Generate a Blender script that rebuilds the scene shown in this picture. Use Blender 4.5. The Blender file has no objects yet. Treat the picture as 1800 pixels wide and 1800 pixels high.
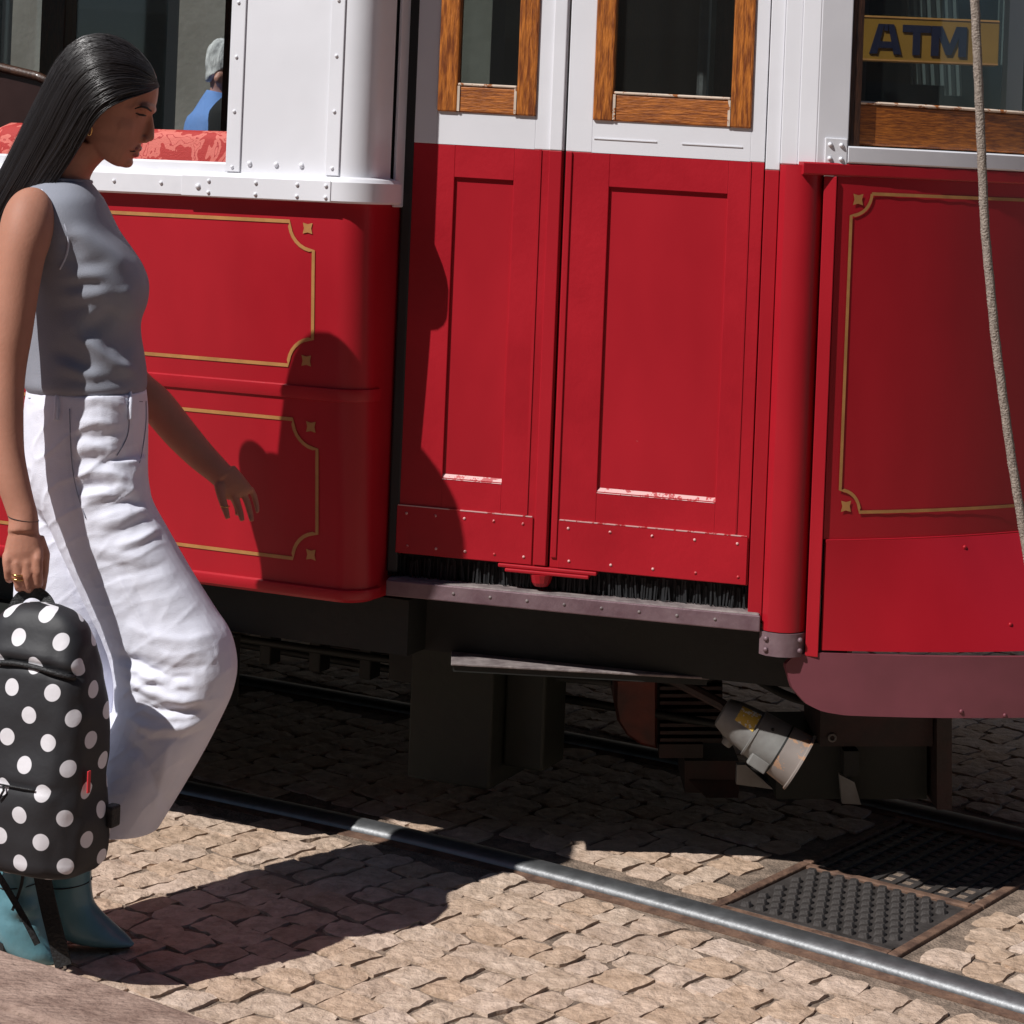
import bpy, bmesh, math, random
import numpy as np
from mathutils import Vector, noise as mnoise

random.seed(7); np.random.seed(7)
D = bpy.data
scn = bpy.context.scene
COL = scn.collection

# ------------------------------------------------------------------ camera
F = 3800.0; PX, PY = 900.0, 320.0; ROLL = math.atan(0.04); H = 1.40
cam_d = D.cameras.new('camera'); cam = D.objects.new('camera', cam_d); COL.objects.link(cam)
cam_d.sensor_width = 36; cam_d.lens = 36 * F / 1800
cam_d.shift_y = -(900 - PY) / 1800
cam_d.clip_start = 0.05; cam_d.clip_end = 800
cam.location = (0, 0, H)
cam.rotation_mode = 'XYZ'
from mathutils import Matrix
cam.matrix_world = Matrix.Translation((0, 0, H)) @ Matrix.Rotation(math.pi / 2, 4, 'X') @ Matrix.Rotation(ROLL, 4, 'Z')
scn.camera = cam

# ------------------------------------------------------------------ light
AZ, EL = math.radians(36), math.radians(49)      # heading the sunlight travels, sun elevation
world = D.worlds.new('World'); scn.world = world; world.use_nodes = True
wn = world.node_tree
sky = wn.nodes.new('ShaderNodeTexSky'); sky.sky_type = 'NISHITA'; sky.sun_disc = False
sky.sun_elevation = EL
sky.sun_rotation = math.atan2(-math.cos(AZ), -math.sin(AZ))
sky.altitude = 50; sky.dust_density = 0.3; sky.ozone_density = 4.0
wn.links.new(sky.outputs[0], wn.nodes['Background'].inputs[0])
wn.nodes['Background'].inputs[1].default_value = 0.05
sd = D.lights.new('sun', 'SUN'); sd.energy = 5.0; sd.angle = math.radians(0.53); sd.color = (1.0, 0.972, 0.945)
sun = D.objects.new('sun', sd); COL.objects.link(sun)
sdir = Vector((math.cos(AZ) * math.cos(EL), math.sin(AZ) * math.cos(EL), -math.sin(EL)))
sun.rotation_mode = 'QUATERNION'; sun.rotation_quaternion = sdir.to_track_quat('-Z', 'Y')
sun.location = (-3, -2, 6)
vs = scn.view_settings
vs.view_transform = 'Standard'; vs.look = 'None'; vs.exposure = 0.0; vs.gamma = 1.0; vs.use_curve_mapping = False
scn.cycles.max_bounces = 6; scn.cycles.diffuse_bounces = 3; scn.cycles.glossy_bounces = 3; scn.cycles.transparent_max_bounces = 10

# ------------------------------------------------------------------ helpers
_c, _s = math.cos(ROLL), math.sin(ROLL)
def ray(px, py):
    dx, dy = px - PX, py - PY
    return ((dx * _c + dy * _s) / F, 1.0, -(-dx * _s + dy * _c) / F)
def W(px, py, y):                       # place at depth y
    r = ray(px, py); return Vector((r[0] * y, y, H + r[2] * y))
def G(px, py, z=0.0):                   # place on a level surface
    r = ray(px, py); t = (z - H) / r[2]; return Vector((r[0] * t, t, z))
def proj_np(v):
    x = v[:, 0] / v[:, 1] * F; y = -(v[:, 2] - H) / v[:, 1] * F
    return PX + x * _c - y * _s, PY + x * _s + y * _c
SC = 1 / F                               # px at depth y -> metres = px*y*SC

def link(o, parent=None):
    COL.objects.link(o)
    if parent is not None: o.parent = parent
    return o
ORG = {}
def tag(o, label=None, cat=None, group=None, kind=None):
    if label: o['label'] = label
    if cat: o['category'] = cat
    if group: o['group'] = group
    if kind: o['kind'] = kind
    return o
def root(name, loc, label, cat, group=None):
    o = D.objects.new(name, None); o.location = loc; o.empty_display_size = .1
    COL.objects.link(o); ORG[o.name] = Vector(loc); tag(o, label, cat, group); return o
def org(parent):
    return ORG.get(parent.name, Vector((0, 0, 0))) if parent is not None else Vector((0, 0, 0))
def mesh(name, verts, faces, mats, parent=None, smooth=False, midx=None, base=None):
    o0 = org(parent) if base is None else Vector(base)
    me = D.meshes.new(name)
    me.from_pydata([tuple(Vector(v) - o0) for v in verts], [], [list(f) for f in faces])
    if not isinstance(mats, (list, tuple)): mats = [mats]
    for m in mats: me.materials.append(m)
    if midx is not None: me.polygons.foreach_set('material_index', midx)
    if smooth: me.polygons.foreach_set('use_smooth', [True] * len(me.polygons))
    me.validate(); me.update()
    o = D.objects.new(name, me); link(o, parent)
    if base is not None: o.location = base
    ORG[o.name] = o0
    return o
def sharp(o, deg=40):
    me = o.data
    bm = bmesh.new(); bm.from_mesh(me)
    for f in bm.faces: f.smooth = True
    for e in bm.edges:
        if len(e.link_faces) == 2 and e.calc_face_angle(0) > math.radians(deg): e.smooth = False
    bm.to_mesh(me); bm.free()
class MB:                                # collects pieces, then becomes ONE mesh object
    def __init__(s): s.v = []; s.f = []; s.m = []
    def add(s, v, f, m=0):
        k = len(s.v); s.v += [Vector(x) for x in v]; s.f += [[i + k for i in q] for q in f]; s.m += [m] * len(f); return s
    def box(s, T, u0, u1, w0, w1, z0, z1, bev=0.0, m=0):
        bm = bmesh.new()
        bmesh.ops.create_cube(bm, size=1)
        for v in bm.verts:
            v.co = ((u0 + u1) / 2 + v.co.x * (u1 - u0), (w0 + w1) / 2 + v.co.y * (w1 - w0), (z0 + z1) / 2 + v.co.z * (z1 - z0))
        if bev > 0:
            b = min(bev, .45 * min(abs(u1 - u0), abs(w1 - w0), abs(z1 - z0)))
            bmesh.ops.bevel(bm, geom=bm.edges[:], offset=b, segments=2, affect='EDGES', profile=.5)
        bm.verts.index_update()
        vv = [T(*v.co) for v in bm.verts]; ff = [[v.index for v in f.verts] for f in bm.faces]; bm.free()
        return s.add(vv, ff, m)
    def loft(s, rings, caps=True, m=0):
        n = len(rings[0]); v = [p for r in rings for p in r]; f = []
        for i in range(len(rings) - 1):
            for j in range(n):
                a = i * n + j; b = i * n + (j + 1) % n
                f.append([a, b, b + n, a + n])
        if caps:
            f.append(list(range(n))[::-1]); k = (len(rings) - 1) * n; f.append([k + j for j in range(n)])
        return s.add(v, f, m)
    def tube(s, path, rad, n=10, caps=True, m=0):
        path = [Vector(p) for p in path]
        if not isinstance(rad, (list, tuple)): rad = [rad] * len(path)
        rings = []; up = Vector((0.13, 0.31, 0.94))
        for i, p in enumerate(path):
            t = (path[min(i + 1, len(path) - 1)] - path[max(i - 1, 0)]).normalized()
            if i == 0:
                a = t.cross(up)
                if a.length < .1: a = t.cross(Vector((1, 0, 0)))
                a.normalize()
            else:
                a = (a - t * a.dot(t)).normalized()
            b = t.cross(a); r = rad[i]
            rings.append([p + (a * math.cos(2 * math.pi * k / n) + b * math.sin(2 * math.pi * k / n)) * r for k in range(n)])
        return s.loft(rings, caps, m)
    def dome(s, c, nrm, r, h, n=8, m=0):   # a rivet head
        nrm = Vector(nrm).normalized(); a = nrm.orthogonal().normalized(); b = nrm.cross(a); c = Vector(c)
        rings = [[c - nrm * .001 + (a * math.cos(2 * math.pi * k / n) + b * math.sin(2 * math.pi * k / n)) * r for k in range(n)],
                 [c + nrm * h * .6 + (a * math.cos(2 * math.pi * k / n) + b * math.sin(2 * math.pi * k / n)) * r * .85 for k in range(n)],
                 [c + nrm * h + (a * math.cos(2 * math.pi * k / n) + b * math.sin(2 * math.pi * k / n)) * r * .35 for k in range(n)]]
        return s.loft(rings, True, m)
    def strip(s, outer, thick, z0, z1, nrms, m=0, closed=False):
        # a bent plate: plan points + outward normals, given thickness, z0(i)..z1(i)
        n = len(outer); zz0 = z0 if isinstance(z0, (list, tuple)) else [z0] * n; zz1 = z1 if isinstance(z1, (list, tuple)) else [z1] * n
        rings = []
        for i in range(n):
            p = Vector((outer[i][0], outer[i][1], 0)); q = p - Vector((nrms[i][0], nrms[i][1], 0)) * thick
            rings.append([Vector((p.x, p.y, zz0[i])), Vector((p.x, p.y, zz1[i])), Vector((q.x, q.y, zz1[i])), Vector((q.x, q.y, zz0[i]))])
        return s.loft(rings, not closed, m)
    def build(s, name, mats, parent=None, smooth=False, base=None, ang=None):
        o = mesh(name, s.v, s.f, mats, parent, smooth, s.m, base)
        bm = bmesh.new(); bm.from_mesh(o.data); bmesh.ops.recalc_face_normals(bm, faces=bm.faces[:]); bm.to_mesh(o.data); bm.free()
        if ang: sharp(o, ang)
        return o
def remesh(o, voxel, smooth_it=4, fac=.5):
    md = o.modifiers.new('r', 'REMESH'); md.mode = 'VOXEL'; md.voxel_size = voxel; md.use_smooth_shade = True
    if smooth_it:
        ms = o.modifiers.new('s', 'SMOOTH'); ms.iterations = smooth_it; ms.factor = fac
    dg = bpy.context.evaluated_depsgraph_get(); dg.update()
    me = D.meshes.new_from_object(o.evaluated_get(dg))
    mats = list(o.data.materials); o.modifiers.clear(); old = o.data; o.data = me
    if not me.materials:
        for m in mats: me.materials.append(m)
    me.polygons.foreach_set('use_smooth', [True] * len(me.polygons)); me.polygons.foreach_set('material_index', [0] * len(me.polygons))
    D.meshes.remove(old); return o
def vget(o):
    n = len(o.data.vertices); a = np.empty(n * 3, np.float32); o.data.vertices.foreach_get('co', a)
    return a.reshape(-1, 3).astype(np.float64) + np.array(ORG.get(o.name, (0, 0, 0)))
def vnor(o):
    n = len(o.data.vertices); a = np.empty(n * 3, np.float32); o.data.vertices.foreach_get('normal', a)
    return a.reshape(-1, 3).astype(np.float64)
def vset(o, v):
    v = v - np.array(ORG.get(o.name, (0, 0, 0))); o.data.vertices.foreach_set('co', v.astype(np.float32).ravel()); o.data.update()
def interp(xs, ys, x): return float(np.interp(x, xs, ys))
def seg_dist(px, py, line):              # distance to a polyline and position along it (0..1)
    best = np.full(px.shape, 1e9); at = np.zeros(px.shape); L = [0]
    for a, b in zip(line[:-1], line[1:]): L.append(L[-1] + math.hypot(b[0] - a[0], b[1] - a[1]))
    for i, (a, b) in enumerate(zip(line[:-1], line[1:])):
        dx, dy = b[0] - a[0], b[1] - a[1]; l2 = dx * dx + dy * dy
        t = np.clip(((px - a[0]) * dx + (py - a[1]) * dy) / l2, 0, 1)
        d = np.hypot(px - a[0] - t * dx, py - a[1] - t * dy); k = d < best
        best = np.where(k, d, best); at = np.where(k, (L[i] + t * (L[i + 1] - L[i])) / L[-1], at)
    return best, at
def folds(o, lst, face=(0, -1, 0)):      # cloth folds pressed into a garment along drawn lines
    v = vget(o); n = vnor(o); px, py = proj_np(v); k = np.clip(n @ np.array(face) * 2.2 - .1, 0, 1); dsp = np.zeros(len(v))
    for line, wd, amp in lst:
        d, t = seg_dist(px, py, line); prof = np.exp(-(d / wd) ** 2) * np.clip(np.sin(math.pi * np.clip(t, .02, .98)) * 1.6, 0, 1)
        dsp += amp * prof
    vset(o, v + n * (dsp * k)[:, None])

# ------------------------------------------------------------------ materials
def mat(name, col, rough=.5, metal=0.0, var=0.0, vscale=8.0, col2=None, bump=0.0, bscale=60.0, spec=.5, coat=0.0, sss=0.0, stretch=None, coords='Object', detail=3.0):
    m = D.materials.new(name); m.use_nodes = True; nt = m.node_tree; b = nt.nodes['Principled BSDF']
    b.inputs['Base Color'].default_value = (*col, 1); b.inputs['Roughness'].default_value = rough; b.inputs['Metallic'].default_value = metal
    b.inputs['Specular IOR Level'].default_value = spec
    if coat: b.inputs['Coat Weight'].default_value = coat; b.inputs['Coat Roughness'].default_value = .12
    if sss:
        b.inputs['Subsurface Weight'].default_value = sss; b.inputs['Subsurface Radius'].default_value = (.012, .005, .003); b.inputs['Subsurface Scale'].default_value = 1.0
    tc = nt.nodes.new('ShaderNodeTexCoord'); out = tc.outputs[coords]
    if stretch:
        mp = nt.nodes.new('ShaderNodeMapping'); mp.inputs['Scale'].default_value = stretch; nt.links.new(out, mp.inputs[0]); out = mp.outputs[0]
    if var or col2:
        n = nt.nodes.new('ShaderNodeTexNoise'); n.inputs['Scale'].default_value = vscale; n.inputs['Detail'].default_value = detail; n.inputs['Roughness'].default_value = .62
        nt.links.new(out, n.inputs['Vector'])
        r = nt.nodes.new('ShaderNodeValToRGB'); c2 = col2 or tuple(x * (1 - var) for x in col); c1 = col if col2 else tuple(min(1, x * (1 + var)) for x in col)
        r.color_ramp.elements[0].position = .36; r.color_ramp.elements[0].color = (*c2, 1); r.color_ramp.elements[1].position = .66; r.color_ramp.elements[1].color = (*c1, 1)
        nt.links.new(n.outputs[0], r.inputs[0]); nt.links.new(r.outputs[0], b.inputs['Base Color'])
        rr = nt.nodes.new('ShaderNodeMapRange'); rr.inputs['To Min'].default_value = max(0, rough - .08); rr.inputs['To Max'].default_value = min(1, rough + .1)
        nt.links.new(n.outputs[0], rr.inputs[0]); nt.links.new(rr.outputs[0], b.inputs['Roughness'])
    if bump:
        n2 = nt.nodes.new('ShaderNodeTexNoise'); n2.inputs['Scale'].default_value = bscale; n2.inputs['Detail'].default_value = 3; nt.links.new(out, n2.inputs['Vector'])
        bp = nt.nodes.new('ShaderNodeBump'); bp.inputs['Strength'].default_value = bump; bp.inputs['Distance'].default_value = .01
        nt.links.new(n2.outputs[0], bp.inputs['Height']); nt.links.new(bp.outputs[0], b.inputs['Normal'])
    return m
def chips(m, col, scale, thr, amount=1.0):      # flakes of worn paint on an existing material
    nt = m.node_tree; b = nt.nodes['Principled BSDF']; old = b.inputs['Base Color'].links[0].from_socket if b.inputs['Base Color'].links else None
    tc = nt.nodes.new('ShaderNodeTexCoord'); n = nt.nodes.new('ShaderNodeTexNoise'); n.inputs['Scale'].default_value = scale; n.inputs['Detail'].default_value = 4; n.inputs['Roughness'].default_value = .7
    nt.links.new(tc.outputs['Object'], n.inputs['Vector'])
    r = nt.nodes.new('ShaderNodeMapRange'); r.inputs['From Min'].default_value = thr; r.inputs['From Max'].default_value = thr + .02; r.inputs['To Max'].default_value = amount
    nt.links.new(n.outputs[0], r.inputs[0]); mx = nt.nodes.new('ShaderNodeMix'); mx.data_type = 'RGBA'
    nt.links.new(r.outputs[0], mx.inputs['Factor']); mx.inputs[7].default_value = (*col, 1)
    if old: nt.links.new(old, mx.inputs[6])
    else: mx.inputs[6].default_value = b.inputs['Base Color'].default_value
    nt.links.new(mx.outputs[2], b.inputs['Base Color']); return m
def wood_mat(name, c1, c2, stretch):
    m = mat(name, c1, .45, coat=.25, col2=c2, vscale=26, stretch=stretch, bump=.25, bscale=50); return m
M = {}
M['red'] = chips(mat('red_paint', (.385, .0085, .018), .40, var=.10, vscale=2.2, bump=.03, bscale=7, coat=.06, spec=.35, stretch=(1.6, 1.6, .7)), (.62, .45, .42), 34, .775, .8)
M['red_worn'] = chips(mat('red_paint_worn', (.385, .0085, .018), .42, var=.09, vscale=5, bump=.05, bscale=90, coat=.03, spec=.3), (.72, .6, .58), 26, .74, .9)
M['red_edge'] = chips(mat('red_paint_pale_flecks', (.44, .03, .035), .4, var=.1, vscale=6), (.74, .52, .50), 55, .45, .7)  # lighter red with pale flecks, for ledges, plate edges and screws
M['white'] = mat('white_paint', (.75, .75, .785), .36, var=.035, vscale=4, bump=.02, bscale=26, coat=.15)
M['white_chip'] = chips(mat('white_paint_chipped', (.75, .75, .785), .38, var=.05, vscale=6), (.33, .12, .1), 30, .73, .7)
M['gold'] = mat('gold_lining', (.43, .205, .065), .45, var=.12, vscale=20)
M['wood'] = wood_mat('varnished_wood_upright', (.52, .165, .02), (.17, .042, .008), (7, 7, .8))
M['wood_rail'] = wood_mat('varnished_wood_rail', (.50, .155, .02), (.19, .05, .01), (1.1, 1.1, 10))
M['wood_dark'] = wood_mat('dark_wood', (.07, .028, .014), (.03, .013, .008), (6, 6, 1))
M['putty'] = chips(mat('bare_putty', (.62, .5, .4), .7, var=.1, vscale=30), (.32, .1, .02), 50, .55)
M['steel'] = mat('polished_steel', (.19, .195, .20), .46, .8, var=.12, vscale=30, bump=.06, bscale=120, stretch=(1, 1, 1))
M['rust'] = mat('rusty_iron', (.20, .115, .075), .75, .2, col2=(.09, .05, .035), vscale=22, bump=.4, bscale=90)
M['iron'] = mat('cast_iron', (.05, .043, .04), .6, .2, var=.35, vscale=14, bump=.35, bscale=70)
M['sill'] = mat('worn_sill_metal', (.21, .14, .155), .5, .2, col2=(.14, .08, .095), vscale=14, bump=.15, bscale=50)
M['sill_top'] = mat('scuffed_tread', (.27, .23, .22), .65, .1, col2=(.15, .12, .12), vscale=30, bump=.3, bscale=60)
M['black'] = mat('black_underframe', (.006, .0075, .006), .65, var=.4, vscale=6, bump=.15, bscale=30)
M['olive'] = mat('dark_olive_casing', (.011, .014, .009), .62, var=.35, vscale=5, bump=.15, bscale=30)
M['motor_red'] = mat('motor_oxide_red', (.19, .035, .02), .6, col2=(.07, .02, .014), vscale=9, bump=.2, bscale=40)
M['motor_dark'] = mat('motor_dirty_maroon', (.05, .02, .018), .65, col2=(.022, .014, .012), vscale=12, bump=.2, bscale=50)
M['lampgrey'] = mat('grey_canister_paint', (.21, .21, .20), .55, .1, col2=(.15, .14, .13), vscale=14, bump=.08, bscale=60)
M['canrust'] = chips(mat('canister_skirt', (.24, .205, .185), .55, .1, var=.1, vscale=12), (.4, .24, .15), 26, .56)
M['sticker'] = chips(mat('worn_yellow_sticker', (.62, .40, .06), .5, var=.1, vscale=30), (.7, .68, .6), 45, .54)
M['purple'] = mat('faded_maroon_bumper', (.18, .045, .06), .5, col2=(.14, .036, .047), vscale=5, bump=.05, bscale=30)
M['brush'] = mat('black_bristle', (.009, .0095, .011), .7, var=.4, vscale=50)
M['gap_shade'] = mat('gap_shade_black', (.014, .014, .015), .55)  # deep shade of the door gap, given as a black colour
M['maroon_leather'] = mat('maroon_leather', (.022, .007, .006), .4, var=.15, vscale=6, coat=.2)
M['ceil'] = mat('cream_ceiling', (.5, .47, .4), .5)
M['floor'] = mat('tram_floor', (.06, .045, .035), .7, var=.2)
M['rope'] = mat('hemp_rope', (.36, .30, .25), .85, col2=(.22, .18, .15), vscale=120, bump=.6, bscale=260)
def glass_mat(name, tint, dirt=.04):
    m = D.materials.new(name); m.use_nodes = True; nt = m.node_tree; nt.nodes.remove(nt.nodes['Principled BSDF'])
    o = nt.nodes['Material Output']; tr = nt.nodes.new('ShaderNodeBsdfTransparent'); tr.inputs[0].default_value = (*tint, 1)
    gl = nt.nodes.new('ShaderNodeBsdfGlossy'); gl.inputs['Roughness'].default_value = .02
    df = nt.nodes.new('ShaderNodeBsdfDiffuse'); df.inputs[0].default_value = (.5, .5, .48, 1)
    lw = nt.nodes.new('ShaderNodeLayerWeight'); lw.inputs[0].default_value = .5
    pw = nt.nodes.new('ShaderNodeMath'); pw.operation = 'POWER'; pw.inputs[1].default_value = 5; nt.links.new(lw.outputs['Facing'], pw.inputs[0])
    fr = nt.nodes.new('ShaderNodeMapRange'); fr.inputs['To Min'].default_value = .045; fr.inputs['To Max'].default_value = .9; nt.links.new(pw.outputs[0], fr.inputs[0])
    m1 = nt.nodes.new('ShaderNodeMixShader'); m2 = nt.nodes.new('ShaderNodeMixShader'); m2.inputs[0].default_value = dirt
    nt.links.new(fr.outputs[0], m1.inputs[0]); nt.links.new(tr.outputs[0], m1.inputs[1]); nt.links.new(gl.outputs[0], m1.inputs[2])
    nt.links.new(m1.outputs[0], m2.inputs[1]); nt.links.new(df.outputs[0], m2.inputs[2]); nt.links.new(m2.outputs[0], o.inputs[0])
    return m
M['glass'] = glass_mat('window_glass', (.72, .76, .74), .012)
M['glass_dark'] = glass_mat('dusty_window_glass', (.78, .82, .82), .012)
# damask: two reds in scrolling shapes
def damask():
    m = mat('red_damask', (.5, .12, .1), .75, bump=.2, bscale=300); nt = m.node_tree; b = nt.nodes['Principled BSDF']
    tc = nt.nodes.new('ShaderNodeTexCoord'); n = nt.nodes.new('ShaderNodeTexNoise'); n.inputs['Scale'].default_value = 11; n.inputs['Detail'].default_value = 2.5; n.inputs['Distortion'].default_value = 2.6
    nt.links.new(tc.outputs['Object'], n.inputs['Vector']); r = nt.nodes.new('ShaderNodeValToRGB'); r.color_ramp.interpolation = 'CONSTANT'
    e = r.color_ramp.elements; e[0].color = (.40, .028, .024, 1); e[1].position = .47; e[1].color = (.60, .145, .115, 1); k = e.new(.575); k.color = (.38, .03, .03, 1); k = e.new(.6); k.color = (.62, .15, .12, 1)
    nt.links.new(n.outputs[0], r.inputs[0]); nt.links.new(r.outputs[0], b.inputs['Base Color']); return m
M['damask'] = damask()

# ================================================================== the street
def stone_mat(name, far=False):
    m = D.materials.new(name); m.use_nodes = True; nt = m.node_tree; b = nt.nodes['Principled BSDF']; L = nt.links.new
    N = lambda t: nt.nodes.new('ShaderNode' + t)
    geo = N('NewGeometry'); oi = N('ObjectInfo'); add = N('Math'); add.operation = 'ADD'; L(geo.outputs['Random Per Island'], add.inputs[0]); L(oi.outputs['Random'], add.inputs[1])
    fr = N('Math'); fr.operation = 'FRACT'; L(add.outputs[0], fr.inputs[0])
    r = N('ValToRGB'); r.color_ramp.elements[0].color = (.455, .355, .28, 1); r.color_ramp.elements[1].color = (.49, .385, .30, 1)
    for p, c in ((.22, (.53, .43, .345)), (.45, (.44, .325, .235)), (.6, (.55, .45, .375)), (.8, (.48, .36, .265))):
        e = r.color_ramp.elements.new(p); e.color = (*c, 1)
    L(fr.outputs[0], r.inputs[0])
    n1 = N('TexNoise'); n1.inputs['Scale'].default_value = 26; n1.inputs['Detail'].default_value = 5; n1.inputs['Roughness'].default_value = .65; L(geo.outputs['Position'], n1.inputs['Vector'])
    r1 = N('ValToRGB'); r1.color_ramp.elements[0].position = .3; r1.color_ramp.elements[0].color = (.70, .64, .59, 1); r1.color_ramp.elements[1].position = .62; r1.color_ramp.elements[1].color = (1.16, 1.12, 1.10, 1); L(n1.outputs[0], r1.inputs[0])
    mx = N('Mix'); mx.data_type = 'RGBA'; mx.blend_type = 'MULTIPLY'; mx.inputs[0].default_value = 1; L(r.outputs[0], mx.inputs[6]); L(r1.outputs[0], mx.inputs[7])
    # dark pits and mortar smears
    n3 = N('TexNoise'); n3.inputs['Scale'].default_value = 9; n3.inputs['Detail'].default_value = 5; n3.inputs['Roughness'].default_value = .75; L(geo.outputs['Position'], n3.inputs['Vector'])
    mr = N('MapRange'); mr.inputs['From Min'].default_value = .58; mr.inputs['From Max'].default_value = .68; mr.inputs['To Max'].default_value = .55; L(n3.outputs[0], mr.inputs[0])
    mx2 = N('Mix'); mx2.data_type = 'RGBA'; L(mr.outputs[0], mx2.inputs[0]); L(mx.outputs[2], mx2.inputs[6]); mx2.inputs[7].default_value = (.29, .205, .155, 1)
    L(mx2.outputs[2], b.inputs['Base Color'])
    b.inputs['Roughness'].default_value = .62; b.inputs['Specular IOR Level'].default_value = .35
    n2 = N('TexNoise'); n2.inputs['Scale'].default_value = 55; n2.inputs['Detail'].default_value = 5; n2.inputs['Roughness'].default_value = .6; L(geo.outputs['Position'], n2.inputs['Vector'])
    bp = N('Bump'); bp.inputs['Strength'].default_value = .8; bp.inputs['Distance'].default_value = .011; L(n2.outputs[0], bp.inputs['Height']); L(bp.outputs[0], b.inputs['Normal'])
    return m
M['stone'] = stone_mat('cobble_stone')
M['sand'] = mat('joint_sand', (.27, .20, .15), .9, col2=(.13, .095, .07), vscale=30, bump=.7, bscale=160)
M['farstreet'] = mat('far_cobbles', (.3, .25, .2), .8, col2=(.16, .13, .11), vscale=18, bump=.6, bscale=26)
M['kerb'] = mat('worn_kerb_stone', (.36, .25, .20), .8, col2=(.21, .135, .105), vscale=13, bump=.8, bscale=60, stretch=(1, 1.6, 1))

def sheet(name, x0, x1, y0, y1, z, m, kind='structure'):
    o = mesh(name, [(x0, y0, z), (x1, y0, z), (x1, y1, z), (x0, y1, z)], [(0, 1, 2, 3)], m); o['kind'] = kind; return o
street = sheet('street', -120, 120, -90, 150, -.0050, M['sand'])

# rails: the near one follows the curve seen in the photograph, the far one runs parallel to it
near_px = [(-700, 1180), (-300, 1258), (0, 1318), (320, 1385), (570, 1437), (795, 1487), (970, 1532), (1270, 1612), (1540, 1690), (1800, 1765), (2100, 1858), (2500, 1990)]
near_pts = [G(*p) for p in near_px]
def smooth_path(P, n=90):
    P = np.array([tuple(p) for p in P]); d = np.r_[0, np.cumsum(np.linalg.norm(np.diff(P, axis=0), axis=1))]
    t = np.linspace(0, d[-1], n); Q = np.stack([np.interp(t, d, P[:, k]) for k in range(3)], 1)
    for _ in range(40): Q[1:-1] = .5 * Q[1:-1] + .25 * (Q[:-2] + Q[2:])
    return Q
rail_a = smooth_path(near_pts)
def offs(P, d):
    T = np.gradient(P, axis=0); T /= np.linalg.norm(T, axis=1)[:, None]; N = np.stack([-T[:, 1], T[:, 0], 0 * T[:, 0]], 1)
    return P + N * d
rail_b = offs(rail_a, .93)
def rail_obj(P, name, label):
    r0 = P[len(P) // 2]; rt = root(name, (r0[0], r0[1], 0), label, 'rail', 'tram rails set in the cobbles')
    prof = [(-.034, -.03), (-.034, -.004), (-.032, .004), (-.026, .0095), (-.016, .0135), (-.006, .015), (.006, .015), (.016, .0135), (.026, .0095), (.032, .004), (.034, -.004), (.034, -.03)]
    rings = [[Vector((*offs(P, a)[i][:2], z)) for a, z in prof] for i in range(0)]
    O = {a: offs(P, a) for a, _ in prof}
    rings = [[Vector((O[a][i][0], O[a][i][1], z)) for a, z in prof] for i in range(len(P))]
    MB().loft(rings).build('rail_head', M['steel'], rt, smooth=True, ang=60)
    for a0, a1, nm in ((-.064, -.037, 'flange'), (.037, .050, 'guard_lip')):
        A0, A1 = offs(P, a0), offs(P, a1)
        rings = [[Vector((A0[i][0], A0[i][1], -.03)), Vector((A0[i][0], A0[i][1], -.003)), Vector((A1[i][0], A1[i][1], -.001)), Vector((A1[i][0], A1[i][1], -.03))] for i in range(len(P))]
        MB().loft(rings).build(nm, M['rust'], rt)
    return rt
rail_obj(rail_a, 'tram_rail', 'near tram rail, polished steel, curving in front of the tram')
rail_obj(rail_b, 'tram_rail', 'far tram rail in the shade underneath the tram')

# drain cover frame in the track (corner, and the two edge directions)
g0 = G(1272, 1592); e1 = Vector((.803, -.596, 0)); e2 = Vector((.596, .803, 0))
GW, GD = .365, .33
def TG(u, w, z): return g0 + e1 * u + e2 * w + Vector((0, 0, z))

# cobbles: squarish setts on the diagonal
ca, cb = Vector((math.cos(math.radians(51)), math.sin(math.radians(51)), 0)), Vector((math.cos(math.radians(-40)), math.sin(math.radians(-40)), 0))
def stone_mesh(k):
    # one sett, unit size .08 x .08, worn flat on top with a chipped rim
    rnd = random.Random(100 + k); la = lb = .080; n = 5; v = []; f = []
    cj = [[rnd.uniform(-.008, .008) for _ in range(2)] for _ in range(4)]
    tilt = (rnd.uniform(-.024, .024), rnd.uniform(-.024, .024))
    for i in range(n):
        for j in range(n):
            s, t = i / (n - 1), j / (n - 1); wts = ((1 - s) * (1 - t), s * (1 - t), s * t, (1 - s) * t)
            jx = sum(w * c[0] for w, c in zip(wts, cj)); jy = sum(w * c[1] for w, c in zip(wts, cj))
            rim = i in (0, n - 1) or j in (0, n - 1); cor = (i in (0, n - 1)) and (j in (0, n - 1))
            a = (s - .5) * la + jx + rnd.uniform(-.0034, .0034); b_ = (t - .5) * lb + jy + rnd.uniform(-.0034, .0034)
            if cor: q = rnd.uniform(.88, 1.0); a *= q; b_ *= q
            z = rnd.uniform(-.0019, .0019) + .001 + a * tilt[0] + b_ * tilt[1] - (.0011 if rim else 0) - (.001 if cor else 0)
            v.append(Vector((a, b_, z)))
    idx = lambda i, j: i * n + j
    for i in range(n - 1):
        for j in range(n - 1): f.append((idx(i, j), idx(i + 1, j), idx(i + 1, j + 1), idx(i, j + 1)))
    ring = [idx(i, 0) for i in range(n)] + [idx(n - 1, j) for j in range(1, n)] + [idx(i, n - 1) for i in range(n - 2, -1, -1)] + [idx(0, j) for j in range(n - 2, 0, -1)]
    k0 = len(v); c = sum(v, Vector()) / len(v)
    for r in ring: p = c + (v[r] - c) * 1.02; v.append(Vector((p.x, p.y, -.03)))
    m = len(ring)
    for q in range(m): f.append((ring[q], k0 + q, k0 + (q + 1) % m, ring[(q + 1) % m]))
    return [tuple(x) for x in v], f
NV = 26
stones = [stone_mesh(k) for k in range(NV)]
stone_data = []
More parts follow.
